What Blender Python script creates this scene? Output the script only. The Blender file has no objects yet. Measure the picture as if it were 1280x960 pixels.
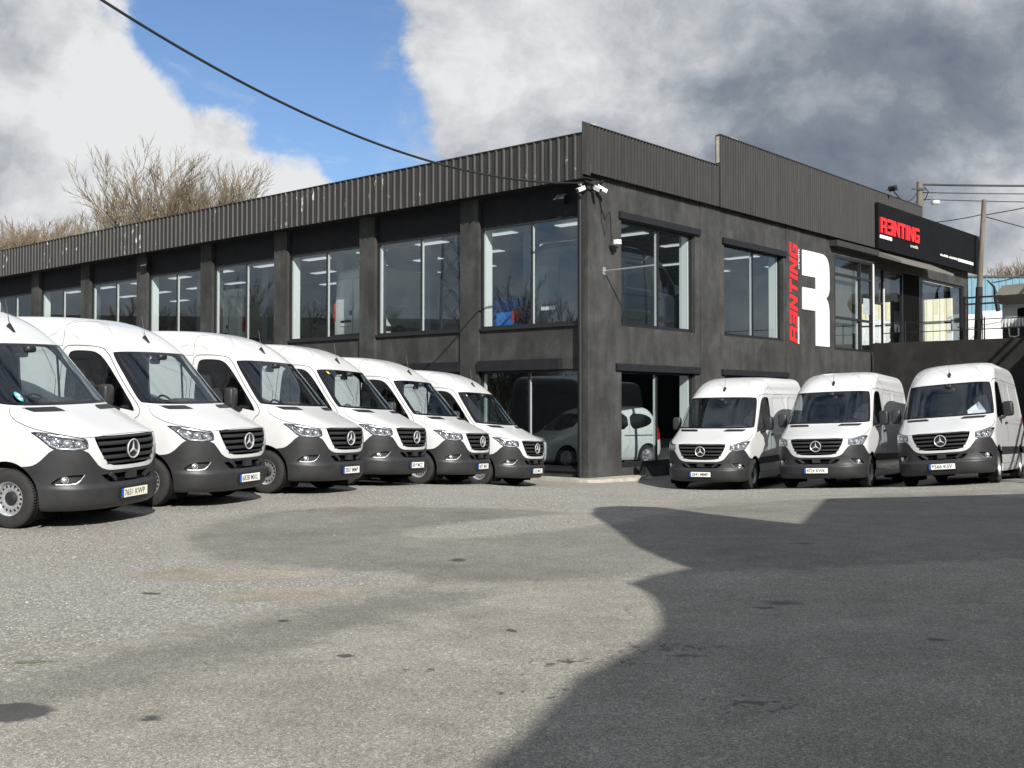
import bpy, bmesh, math, random
import numpy as np
from mathutils import Vector, Matrix
R_ = math.radians
random.seed(7); rng = np.random.default_rng(7)
sc = bpy.context.scene
COL = sc.collection

# ------------------------------------------------------------------ camera
CZ = 1.5
cam = bpy.data.objects.new('camera', bpy.data.cameras.new('camera')); COL.objects.link(cam)
cam.data.sensor_width = 36.0; cam.data.lens = 36.0 * 1391 / 1280
cam.data.clip_start = 0.05; cam.data.clip_end = 3000
cam.location = (0, 0, CZ); cam.rotation_euler = (R_(90) + math.atan(28.9 / 1391), 0, 0)
sc.camera = cam

# ------------------------------------------------------------------ light
SUN = Vector((0.603, -1.73, 1.09)).normalized()
sun = bpy.data.objects.new('sun', bpy.data.lights.new('sun', 'SUN')); COL.objects.link(sun)
sun.data.energy = 5.0; sun.data.angle = R_(0.53); sun.data.color = (1.0, 0.965, 0.905)
sun.rotation_euler = SUN.to_track_quat('Z', 'Y').to_euler(); sun.location = (5, -20, 30)
sc.view_settings.view_transform = 'Standard'; sc.view_settings.look = 'None'
sc.view_settings.exposure = 0.38; sc.view_settings.gamma = 1.0
sc.cycles.max_bounces = 7; sc.cycles.transparent_max_bounces = 14
sc.cycles.caustics_reflective = False; sc.cycles.caustics_refractive = False
sc.cycles.sample_clamp_indirect = 4.0

def pixdir(px, py):
    th = math.atan(28.9 / 1391); dx = (px - 640) / 1391; dz = (480 - py) / 1391
    return Vector((dx, math.cos(th) - dz * math.sin(th), math.sin(th) + dz * math.cos(th))).normalized()

class NT:
    def __init__(s, tree): s.t = tree; s.n = tree.nodes; s.l = tree.links
    def node(s, typ, **kw):
        nd = s.n.new(typ)
        for k, v in kw.items():
            if k.startswith('i_'): s.set(nd.inputs[k[2:].replace('_', ' ')], v)
            else: setattr(nd, k, v)
        return nd
    def set(s, sock, v):
        if hasattr(v, 'is_output'): s.l.new(v, sock)
        elif hasattr(v, 'outputs'): s.l.new(v.outputs[0], sock)
        else:
            if sock.type == 'RGBA' and len(v) == 3: v = (*v, 1)
            sock.default_value = v
    def math(s, op, a, b=None, c=None, clamp=False):
        nd = s.n.new('ShaderNodeMath'); nd.operation = op; nd.use_clamp = clamp
        s.set(nd.inputs[0], a)
        if b is not None: s.set(nd.inputs[1], b)
        if c is not None: s.set(nd.inputs[2], c)
        return nd.outputs[0]
    def vmath(s, op, a, b=None, out=0):
        nd = s.n.new('ShaderNodeVectorMath'); nd.operation = op
        s.set(nd.inputs[0], a)
        if b is not None: s.set(nd.inputs[1], b)
        return nd.outputs[out]
    def noise(s, vec, scale, detail=4, rough=0.5, dist=0.0):
        nd = s.n.new('ShaderNodeTexNoise'); s.set(nd.inputs['Vector'], vec)
        nd.inputs['Scale'].default_value = scale; nd.inputs['Detail'].default_value = detail
        nd.inputs['Roughness'].default_value = rough; nd.inputs['Distortion'].default_value = dist
        return nd.outputs[0]
    def ramp(s, fac, stops, interp='LINEAR'):
        nd = s.n.new('ShaderNodeValToRGB'); nd.color_ramp.interpolation = interp
        while len(nd.color_ramp.elements) < len(stops): nd.color_ramp.elements.new(0.5)
        for e, (p, c) in zip(nd.color_ramp.elements, stops):
            e.position = p; e.color = (*c, 1) if not isinstance(c, (int, float)) else (c, c, c, 1)
        s.set(nd.inputs[0], fac); return nd.outputs[0]
    def mr(s, v, a, b, c=0.0, d=1.0, smooth=True):
        nd = s.n.new('ShaderNodeMapRange'); nd.interpolation_type = 'SMOOTHSTEP' if smooth else 'LINEAR'
        s.set(nd.inputs[0], v)
        for i, x in enumerate((a, b, c, d)): s.set(nd.inputs[i + 1], x)
        return nd.outputs[0]
    def mix(s, f, a, b, blend='MIX'):
        nd = s.n.new('ShaderNodeMix'); nd.data_type = 'RGBA'; nd.blend_type = blend
        s.set(nd.inputs[0], f); s.set(nd.inputs[6], a); s.set(nd.inputs[7], b)
        return nd.outputs[2]

# ------------------------------------------------------------------ sky
world = bpy.data.worlds.new('World'); sc.world = world; world.use_nodes = True
w = NT(world.node_tree); w.n.clear()
sky = w.node('ShaderNodeTexSky', sky_type='NISHITA', sun_disc=False)
sky.sun_elevation = math.asin(SUN.z); sky.sun_rotation = math.atan2(SUN.x, SUN.y)
sky.air_density = 1.0; sky.dust_density = 0.15; sky.ozone_density = 2.2
tc = w.node('ShaderNodeTexCoord')
dirn = w.vmath('NORMALIZE', tc.outputs['Generated'])
wn = w.node('ShaderNodeTexNoise', i_Scale=5.0, i_Detail=5.0, i_Roughness=.55); w.set(wn.inputs['Vector'], dirn)
warpv = w.vmath('MULTIPLY', w.vmath('SUBTRACT', wn.outputs['Color'], (.5, .5, .5)), (.10, .10, .07))
v1 = w.vmath('MULTIPLY', w.vmath('ADD', dirn, warpv), (1.0, 1.0, 1.35))
def puff(vec):
    vo = w.node('ShaderNodeTexVoronoi', feature='F1', normalize=True); vo.inputs['Scale'].default_value = 5.0; vo.inputs['Detail'].default_value = 3.0
    vo.inputs['Roughness'].default_value = .55; vo.inputs['Lacunarity'].default_value = 2.1; w.set(vo.inputs['Vector'], vec)
    fb = w.noise(vec, 3.6, 9, .66)
    return w.math('ADD', w.math('MULTIPLY', w.math('SUBTRACT', .42, vo.outputs['Distance']), .75), w.math('MULTIPLY', w.math('SUBTRACT', fb, .5), 1.1))
n1 = puff(v1)
n2 = puff(w.vmath('ADD', v1, (.020, -.004, .045)))
nbig = w.noise(v1, 2.2, 3, .5)
def blob(px, py, deg, amp):
    d = pixdir(px, py)
    dot = w.vmath('DOT_PRODUCT', dirn, tuple(d), out=1)
    return w.math('MULTIPLY', w.mr(dot, math.cos(R_(deg)), math.cos(R_(deg * .15))), amp)
def total(lst, start):
    acc = start
    for b in lst: acc = w.math('ADD', acc, blob(*b))
    return acc
cover = total([(250, 40, 8, -.15), (180, 60, 6, -.12), (390, 30, 9, -.13), (320, 90, 7, -.13), (455, 140, 7, -.18), (515, 180, 5, -.20), (560, -20, 5, -.08), (690, -30, 5, -.11), (80, 295, 4, -.12), (165, 75, 5, -.13),
               (270, 215, 7, .23), (420, 215, 4, .06), (170, 160, 7, .16), (620, 110, 8, .18), (980, 120, 24, .33), (60, 200, 9, .23), (40, 40, 8, .18), (1200, 250, 10, .2)],
              w.math('ADD', w.math('ADD', .47, w.math('MULTIPLY', n1, .75)), w.math('MULTIPLY', w.math('SUBTRACT', nbig, .5), .45)))
wisp = w.noise(w.vmath('MULTIPLY', v1, (1, 1, 2.2)), 6.5, 8, .68, .6)
dens = w.math('MAXIMUM', w.mr(cover, .42, .555), w.math('MULTIPLY', w.mr(wisp, .50, .72, 0, .55), w.mr(cover, .18, .42)))
# sides of the puffs that face the sun are white, their undersides grey
relief = w.math('MULTIPLY', w.math('SUBTRACT', n1, n2), 1.25)
thick = w.math('MULTIPLY', w.mr(cover, .70, 1.15), -.14)
bright = total([(260, 190, 9, .30), (420, 220, 6, .16), (130, 200, 6, .12), (560, 100, 8, .12), (740, 80, 8, .10), (650, 140, 6, .10), (110, 160, 6, .14), (1260, 300, 7, .30), (50, 20, 7, .16),
                (1000, 200, 16, -.07), (1090, 220, 9, -.17), (1180, 90, 12, -.05), (40, 250, 6, -.10), (110, 100, 5, .02), (820, 250, 8, -.03), (200, 235, 4, -.06)],
               w.math('ADD', w.math('ADD', .60, relief), w.math('ADD', thick, w.math('MULTIPLY', n1, .42))))
ccol = w.ramp(bright, [(0.0, (.185, .222, .288)), (.3, (.29, .33, .395)), (.5, (.46, .50, .555)), (.72, (.74, .765, .80)), (.95, (1.0, 1.01, 1.02))])
bg1 = w.node('ShaderNodeBackground'); w.set(bg1.inputs[0], w.mix(1.0, sky.outputs[0], (.88, .98, 1.14), 'MULTIPLY')); bg1.inputs[1].default_value = 0.082
bg2 = w.node('ShaderNodeBackground'); w.set(bg2.inputs[0], ccol); bg2.inputs[1].default_value = 0.62
mx = w.node('ShaderNodeMixShader'); w.set(mx.inputs[0], dens); w.set(mx.inputs[1], bg1.outputs[0]); w.set(mx.inputs[2], bg2.outputs[0])
wo = w.node('ShaderNodeOutputWorld'); w.set(wo.inputs[0], mx.outputs[0])

# ------------------------------------------------------------------ materials
M = {}
def mat(name, col=(.5, .5, .5), rough=.5, metal=0.0, coat=0.0, var=0.0, vscale=3.0, bump=0.0, bscale=40.0, spec=.5, emit=0.0, stretch=None):
    m = bpy.data.materials.new(name); m.use_nodes = True; t = NT(m.node_tree); b = t.n['Principled BSDF']
    b.inputs['Base Color'].default_value = (*col, 1); b.inputs['Roughness'].default_value = rough
    b.inputs['Metallic'].default_value = metal; b.inputs['Coat Weight'].default_value = coat
    b.inputs['Coat Roughness'].default_value = .06; b.inputs['Specular IOR Level'].default_value = spec
    if var or bump:
        g = t.node('ShaderNodeNewGeometry').outputs['Position']
        if stretch: g = t.vmath('MULTIPLY', g, stretch)
        if var:
            n = t.noise(g, vscale, 5, .6)
            f = t.mr(n, .3, .7, 1 - var, 1 + var, False)
            c = t.vmath('MULTIPLY', (col[0], col[1], col[2]), (1, 1, 1))
            nd = t.n.new('ShaderNodeVectorMath'); nd.operation = 'SCALE'; t.set(nd.inputs[0], c); t.set(nd.inputs['Scale'], f)
            t.set(b.inputs['Base Color'], nd.outputs[0])
        if bump:
            bn = t.node('ShaderNodeBump'); bn.inputs['Strength'].default_value = bump; bn.inputs['Distance'].default_value = .01
            t.set(bn.inputs['Height'], t.noise(g, bscale, 4, .6)); t.set(b.inputs['Normal'], bn.outputs[0])
    if emit:
        b.inputs['Emission Color'].default_value = (*col, 1); b.inputs['Emission Strength'].default_value = emit
    M[name] = m; return m
def glass(name, tint, ior=1.5, rough=0.0, refl=(1, 1, 1)):
    m = bpy.data.materials.new(name); m.use_nodes = True; t = NT(m.node_tree); t.n.clear()
    ge = t.node('ShaderNodeNewGeometry'); cs = t.math('ABSOLUTE', t.vmath('DOT_PRODUCT', ge.outputs['Normal'], ge.outputs['Incoming'], out=1))
    r0 = ((ior - 1) / (ior + 1)) ** 2 * 2.1
    fr = t.math('ADD', r0, t.math('MULTIPLY', 1 - r0, t.math('POWER', t.math('SUBTRACT', 1.0, cs, None, True), 5)))
    tr = t.node('ShaderNodeBsdfTransparent'); tr.inputs[0].default_value = (*tint, 1)
    gl = t.node('ShaderNodeBsdfGlossy'); gl.inputs[0].default_value = (*refl, 1); gl.inputs[1].default_value = rough
    mm = t.node('ShaderNodeMixShader'); t.set(mm.inputs[0], fr); t.set(mm.inputs[1], tr.outputs[0]); t.set(mm.inputs[2], gl.outputs[0])
    o = t.node('ShaderNodeOutputMaterial'); t.set(o.inputs[0], mm.outputs[0]); M[name] = m; return m
mat('van_white', (.61, .615, .61), .32, coat=.6, var=.025, vscale=2.5)
mat('van_dark', (.022, .028, .038), .3, coat=.6)
mat('clad_plastic', (.024, .0245, .026), .46, var=.2, vscale=6, bump=.05, bscale=300)
mat('black_plastic', (.014, .014, .015), .45)
mat('black_void', (.006, .006, .006), .8, spec=.05)
mat('frit', (.008, .008, .009), .12)
mat('gap', (.035, .035, .035), .8)
mat('crease_shade', (.50, .50, .51), .5)  # flat grey line, paints the shading along the roof-side crease
mat('rubber', (.022, .021, .020), .85, var=.25, vscale=12, bump=.4, bscale=60)
mat('rim_silver', (.52, .53, .54), .38, metal=.75, var=.1, vscale=20)
mat('chrome', (.82, .83, .85), .12, metal=1.0)
mat('reflector', (.80, .81, .83), .22, metal=.85)
mat('silver', (.70, .71, .72), .28, metal=.55)
mat('lamp_grey', (.30, .31, .33), .3, metal=.4)
mat('cabin_dark', (.030, .031, .034), .75, var=.1)
mat('cabin_grey', (.055, .056, .060), .8)
mat('seat_fabric', (.035, .036, .040), .95)
mat('plate_white', (.80, .80, .76), .4)
mat('plate_yellowed', (.78, .76, .62), .4)
mat('plate_blue', (.02, .10, .42), .4)
mat('ink', (.012, .012, .014), .5)
mat('red_lens', (.45, .012, .012), .15, coat=.5)
mat('amber', (.7, .25, .02), .2)
mat('sticker_teal', (.08, .42, .52), .5)
mat('sticker_yellow', (.75, .55, .05), .5)
mat('paper', (.78, .78, .80), .7, var=.2, vscale=14)
glass('windscreen', (.82, .88, .90), 1.55, refl=(.78, .90, 1.0))
glass('side_glass', (.62, .66, .66), 1.5)
glass('lamp_cover', (.93, .94, .95), 1.45)
glass('showroom_glass', (.80, .86, .86), 1.7, refl=(.80, .92, 1.0))
mat('frame_black', (.016, .016, .018), .45)
mat('frame_white', (.74, .75, .74), .5)
mat('reveal_white', (.80, .81, .79), .7)
mat('floor_int', (.08, .08, .08), .45)
mat('ceiling_int', (.20, .21, .22), .9)
mat('wall_int', (.22, .26, .31), .85)
mat('wall_int_dark', (.045, .048, .052), .85)
mat('light_panel', (.95, .97, 1.0), .5, emit=.55)
mat('letter_red', (.70, .018, .022), .45)
mat('letter_white', (.82, .82, .79), .5, var=.03)
mat('sign_black', (.009, .010, .011), .7, spec=.06, var=.15, vscale=2)
mat('concrete_pale', (.40, .37, .31), .9, var=.3, vscale=4, bump=.5, bscale=30)
mat('galv', (.45, .46, .47), .45, metal=.6)
mat('white_plastic', (.78, .78, .76), .45)
mat('cable_black', (.012, .012, .013), .6)
mat('pole_wood', (.15, .132, .108), .9, var=.35, vscale=5, bump=.5, bscale=20, stretch=(1, 1, .12))
mat('pole_dark', (.022, .018, .016), .9, var=.3, vscale=5)
mat('blue_sheet', (.115, .235, .31), .55, var=.06, vscale=1.5)
mat('cream_sheet', (.62, .57, .42), .6, var=.06, vscale=2)
mat('brown_sheet', (.10, .088, .070), .7, var=.15, vscale=1, stretch=(1, 1, .2))
mat('grey_sheet', (.20, .21, .21), .6, var=.1)
mat('truck_grey', (.46, .48, .49), .5, var=.08)
mat('canopy_grey', (.15, .143, .128), .6, var=.2)
mat('tarp_olive', (.17, .163, .135), .75, var=.12, vscale=2)
mat('tarp_blue', (.015, .16, .55), .5, var=.2, vscale=4)
mat('roof_dark', (.07, .07, .07), .9)
mat('bark', (.16, .135, .105), .95, var=.3, vscale=6)
mat('twig', (.165, .135, .088), .95, var=.25, vscale=1.5)
mat('twig_red', (.17, .125, .08), .95, var=.25, vscale=1.5)

def render_wall(name, base, light, streak=.5):
    m = bpy.data.materials.new(name); m.use_nodes = True; t = NT(m.node_tree); b = t.n['Principled BSDF']
    g = t.node('ShaderNodeNewGeometry').outputs['Position']
    big = t.noise(g, .8, 7, .66, .3)
    st = t.noise(t.vmath('MULTIPLY', g, (1.6, 1.6, .30)), 1.3, 5, .6, .4)
    fine = t.noise(g, 26, 5, .7); cloudy = t.noise(g, 3.2, 6, .7)
    spots = t.noise(g, 6.5, 5, .75)
    f = t.math('ADD', t.math('MULTIPLY', big, .42), t.math('MULTIPLY', st, streak * .62))
    f = t.math('ADD', f, t.math('ADD', t.math('MULTIPLY', fine, .12), t.math('MULTIPLY', cloudy, .20)))
    c = t.ramp(f, [(.42, base), (.52, tuple(.6 * x + .4 * y for x, y in zip(base, light))), (.62, light), (.74, tuple(x * 1.8 for x in light))])
    c = t.mix(t.mr(spots, .70, .76, 0, .5), c, tuple(x * 2.0 for x in light))
    t.set(b.inputs['Base Color'], c); b.inputs['Roughness'].default_value = .85
    bn = t.node('ShaderNodeBump'); bn.inputs['Strength'].default_value = .4; bn.inputs['Distance'].default_value = .006
    t.set(bn.inputs['Height'], t.math('ADD', fine, cloudy)); t.set(b.inputs['Normal'], bn.outputs[0]); M[name] = m
render_wall('render_dark', (.021, .021, .0200), (.062, .0620, .0585))
render_wall('render_terrace', (.011, .0105, .010), (.044, .042, .037), .3)
mat('lintel_dark', (.017, .018, .021), .7, spec=.2, var=.2, vscale=3)
def sheet_metal(name, base, chips, amount):
    m = bpy.data.materials.new(name); m.use_nodes = True; t = NT(m.node_tree); b = t.n['Principled BSDF']
    g = t.node('ShaderNodeNewGeometry').outputs['Position']
    st = t.noise(t.vmath('MULTIPLY', g, (3, 3, .35)), 2.0, 5, .6)
    c = t.ramp(st, [(.3, tuple(x * .75 for x in base)), (.7, tuple(x * 1.3 for x in base))])
    if amount:
        ch = t.noise(t.vmath('MULTIPLY', g, (9, 9, 2.2)), 1.0, 6, .7)
        zone = t.noise(t.vmath('MULTIPLY', g, (.55, .55, .05)), 1.0, 2, .5)
        k = t.math('ADD', ch, t.math('MULTIPLY', zone, .55))
        c = t.mix(t.mr(k, amount, amount + .06), c, chips)
    t.set(b.inputs['Base Color'], c); b.inputs['Roughness'].default_value = .5; b.inputs['Specular IOR Level'].default_value = .4
    M[name] = m
sheet_metal('cladding', (.034, .033, .031), (.5, .48, .43), 0)
sheet_metal('cladding_rib', (.042, .040, .037), (.50, .48, .43), .94)

m2_ = mat('lamp_bucket', (.62, .63, .66), .16, metal=.9); t2_ = NT(m2_.node_tree)
vo2 = t2_.node('ShaderNodeTexVoronoi'); vo2.inputs['Scale'].default_value = 26; tc2 = t2_.node('ShaderNodeTexCoord'); t2_.set(vo2.inputs['Vector'], tc2.outputs['Object'])
bp2 = t2_.node('ShaderNodeBump'); bp2.inputs['Strength'].default_value = 1.0; bp2.inputs['Distance'].default_value = .03; t2_.set(bp2.inputs['Height'], vo2.outputs['Distance']); t2_.set(t2_.n['Principled BSDF'].inputs['Normal'], bp2.outputs[0])
mv = M['van_white']; tv = NT(mv.node_tree); bv = tv.n['Principled BSDF']
cv = bv.inputs['Base Color'].links[0].from_socket
ov = tv.node('ShaderNodeTexCoord').outputs['Object']; sv = tv.node('ShaderNodeSeparateXYZ'); tv.set(sv.inputs[0], ov)
gv_ = tv.node('ShaderNodeNewGeometry').outputs['Position']
dn = tv.math('MULTIPLY', tv.mr(sv.outputs[2], 1.15, .30), tv.mr(tv.noise(gv_, 6, 6, .7), .35, .65, .15, 1.0))
streak = tv.mr(tv.noise(tv.vmath('MULTIPLY', gv_, (7, 7, .8)), 1.6, 5, .65), .56, .75, 0, .16)
tv.set(bv.inputs['Base Color'], tv.mix(tv.math('ADD', tv.math('MULTIPLY', dn, .34), streak), cv, (.36, .345, .31)))
# ------------------------------------------------------------------ mesh helpers
def tagp(o, label=None, cat=None, group=None, kind=None):
    if label: o['label'] = label
    if cat: o['category'] = cat
    if group: o['group'] = group
    if kind: o['kind'] = kind
    return o
def empty(name, loc=(0, 0, 0), rot=None, matrix=None, **kw):
    o = bpy.data.objects.new(name, None); COL.objects.link(o); o.empty_display_size = .2
    o.location = loc
    if rot is not None: o.rotation_euler = rot
    if matrix is not None: o.matrix_world = matrix
    return tagp(o, **kw)
def link(name, me, parent=None, **kw):
    o = bpy.data.objects.new(name, me); COL.objects.link(o)
    if parent is not None: o.parent = parent
    return tagp(o, **kw)
def mesh(name, V, F, mats, mi=None, smooth=None):
    me = bpy.data.meshes.new(name)
    me.from_pydata([tuple(map(float, v)) for v in V], [], [tuple(map(int, f)) for f in F])
    for m in (mats if isinstance(mats, (list, tuple)) else [mats]): me.materials.append(M[m] if isinstance(m, str) else m)
    if mi is not None: me.polygons.foreach_set('material_index', np.asarray(mi, dtype=np.int32))
    if smooth is not None:
        me.polygons.foreach_set('use_smooth', np.ones(len(me.polygons), dtype=bool))
        me.update()
        if smooth < 179: me.set_sharp_from_angle(angle=R_(smooth))
    me.update(); return me
class MB:
    def __init__(s): s.v = []; s.f = []; s.m = []
    def add(s, V, F, mi=0):
        k = len(s.v); s.v.extend([tuple(p) for p in V]); s.f.extend([tuple(i + k for i in f) for f in F]); s.m.extend([mi] * len(F)); return s
    def box(s, x0, x1, y0, y1, z0, z1, mi=0):
        if x0 > x1: x0, x1 = x1, x0
        if y0 > y1: y0, y1 = y1, y0
        return s.add([(x0, y0, z0), (x1, y0, z0), (x1, y1, z0), (x0, y1, z0), (x0, y0, z1), (x1, y0, z1), (x1, y1, z1), (x0, y1, z1)],
                     [(0, 3, 2, 1), (4, 5, 6, 7), (0, 1, 5, 4), (1, 2, 6, 5), (2, 3, 7, 6), (3, 0, 4, 7)], mi)
    def bar(s, p0, p1, w, h, up=(0, 0, 1), mi=0):
        p0 = Vector(p0); p1 = Vector(p1); d = (p1 - p0).normalized(); u = Vector(up)
        if abs(d.dot(u)) > .99: u = Vector((0, 1, 0))
        x = d.cross(u).normalized() * w / 2; y = x.cross(d).normalized() * h / 2
        V = [p + a * x + b * y for p in (p0, p1) for a, b in ((-1, -1), (1, -1), (1, 1), (-1, 1))]
        return s.add(V, [(0, 1, 2, 3), (7, 6, 5, 4), (0, 4, 5, 1), (1, 5, 6, 2), (2, 6, 7, 3), (3, 7, 4, 0)], mi)
    def tube(s, pts, r, n=8, mi=0, caps=True):
        P = [Vector(p) for p in pts]; k = len(P); rr = r if isinstance(r, (list, tuple)) else [r] * k
        V = []; F = []; prev = None
        for i, p in enumerate(P):
            d = (P[min(i + 1, k - 1)] - P[max(i - 1, 0)]).normalized()
            if prev is None:
                a = Vector((0, 0, 1)) if abs(d.z) < .9 else Vector((1, 0, 0)); x = d.cross(a).normalized()
            else: x = (prev - d * prev.dot(d)).normalized()
            prev = x; y = d.cross(x)
            for j in range(n):
                t = 2 * math.pi * j / n; V.append(p + (x * math.cos(t) + y * math.sin(t)) * rr[i])
        for i in range(k - 1):
            for j in range(n):
                a = i * n + j; b = i * n + (j + 1) % n; F.append((a, b, b + n, a + n))
        if caps: F.append(tuple(range(n - 1, -1, -1))); F.append(tuple((k - 1) * n + j for j in range(n)))
        return s.add(V, F, mi)
    def prism(s, poly, f0, f1, mi=0):
        n = len(poly); V = [f0(*p) for p in poly] + [f1(*p) for p in poly]
        F = [tuple(range(n)), tuple(range(2 * n - 1, n - 1, -1))] + [(i, i + n, (i + 1) % n + n, (i + 1) % n) for i in range(n)]
        return s.add(V, F, mi)
    def lathe(s, prof, n=24, axis='y', c=(0, 0, 0), mi=0):
        # prof: (radius, offset along axis)
        V = []; F = []
        for r, h in prof:
            for j in range(n):
                t = 2 * math.pi * j / n; a = r * math.cos(t); b = r * math.sin(t)
                V.append({'y': (c[0] + a, c[1] + h, c[2] + b), 'z': (c[0] + a, c[1] + b, c[2] + h), 'x': (c[0] + h, c[1] + a, c[2] + b)}[axis])
        for i in range(len(prof) - 1):
            for j in range(n):
                a = i * n + j; b = i * n + (j + 1) % n; F.append((a, b, b + n, a + n))
        return s.add(V, F, mi)
    def sq(s, c, size, e=.35, n=16, mi=0, m=None):
        # rounded box (super-ellipsoid)
        V = []; F = []; k = n // 2
        sg = lambda x, p: math.copysign(abs(x) ** p, x)
        for i in range(k + 1):
            u = -math.pi / 2 + math.pi * i / k
            for j in range(n):
                t = 2 * math.pi * (j + .5) / n
                p = Vector((size[0] / 2 * sg(math.cos(u), e) * sg(math.cos(t), e), size[1] / 2 * sg(math.cos(u), e) * sg(math.sin(t), e), size[2] / 2 * sg(math.sin(u), e)))
                if m is not None: p = m @ p
                V.append(p + Vector(c))
        for i in range(k):
            for j in range(n):
                a = i * n + j; b = i * n + (j + 1) % n; F.append((a, b, b + n, a + n))
        return s.add(V, F, mi)
    def build(s, name, mats, parent=None, smooth=None, fix=True, **kw):
        me = mesh(name, s.v, s.f, mats, s.m, smooth)
        if fix:
            bm = bmesh.new(); bm.from_mesh(me); bmesh.ops.recalc_face_normals(bm, faces=bm.faces); bm.to_mesh(me); bm.free()
        return link(name, me, parent, **kw)
def copy_tree(o, parent=None):
    c = o.copy(); COL.objects.link(c)
    if parent is not None: c.parent = parent
    for ch in list(o.children): copy_tree(ch, c)
    return c
def font_mesh(text, name, size, m, width=None, mtx=None, extrude=0.0, space=1.0, bold=0.0):
    cu = bpy.data.curves.new(name, 'FONT'); cu.body = text; cu.size = size; cu.offset = bold; cu.extrude = extrude; cu.space_character = space
    o = bpy.data.objects.new(name, cu); COL.objects.link(o)
    bpy.context.view_layer.update()
    me = bpy.data.meshes.new_from_object(o.evaluated_get(bpy.context.evaluated_depsgraph_get()))
    bpy.data.objects.remove(o); bpy.data.curves.remove(cu)
    co = np.array([v.co for v in me.vertices])
    lo, hi = co.min(0), co.max(0); k = 1.0 if width is None else width / (hi[0] - lo[0])
    for v in me.vertices: v.co = Vector(((v.co.x - lo[0]) * k, v.co.y - lo[1], v.co.z))
    if mtx is not None: me.transform(mtx)
    me.materials.clear(); me.materials.append(M[m]); me.name = name
    return me
# ------------------------------------------------------------------ vehicle bodies: horizontal slices, then cut into panels
def pchip(xs, ys):
    xs = np.array(xs, float); ys = np.array(ys, float); h = np.diff(xs); d = np.diff(ys) / h
    m = np.zeros(len(xs)); m[0] = d[0]; m[-1] = d[-1]
    for i in range(1, len(xs) - 1):
        if d[i - 1] * d[i] > 0:
            w1 = 2 * h[i] + h[i - 1]; w2 = h[i] + 2 * h[i - 1]; m[i] = (w1 + w2) / (w1 / d[i - 1] + w2 / d[i])
    def f(x):
        x = np.clip(np.asarray(x, float), xs[0], xs[-1]); i = np.clip(np.searchsorted(xs, x) - 1, 0, len(xs) - 2)
        t = (x - xs[i]) / h[i]; t2 = t * t; t3 = t2 * t
        return (2 * t3 - 3 * t2 + 1) * ys[i] + (t3 - 2 * t2 + t) * h[i] * m[i] + (-2 * t3 + 3 * t2) * ys[i + 1] + (t3 - t2) * h[i] * m[i + 1]
    return f
def chaikin(P, n=2, closed=True):
    P = [np.array(p, float) for p in P]
    for _ in range(n):
        Q = []
        for i in range(len(P)):
            a, b = P[i], P[(i + 1) % len(P)]; Q += [a * .75 + b * .25, a * .25 + b * .75]
        P = Q
    return np.array(P)
def sdf(poly, X, Y):
    poly = np.asarray(poly, float); d = np.full(len(X), 1e9); ins = np.zeros(len(X), bool)
    for i in range(len(poly)):
        a = poly[i]; b = poly[(i + 1) % len(poly)]; e = b - a; wx = X - a[0]; wy = Y - a[1]
        t = np.clip((wx * e[0] + wy * e[1]) / max(e @ e, 1e-12), 0, 1)
        d = np.minimum(d, (wx - e[0] * t) ** 2 + (wy - e[1] * t) ** 2)
        c = ((a[1] > Y) != (b[1] > Y)); 
        with np.errstate(divide='ignore', invalid='ignore'):
            xi = (b[0] - a[0]) * (Y - a[1]) / (b[1] - a[1]) + a[0]
        ins ^= c & (X < xi)
    return np.where(ins, -1, 1) * np.sqrt(d)
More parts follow.
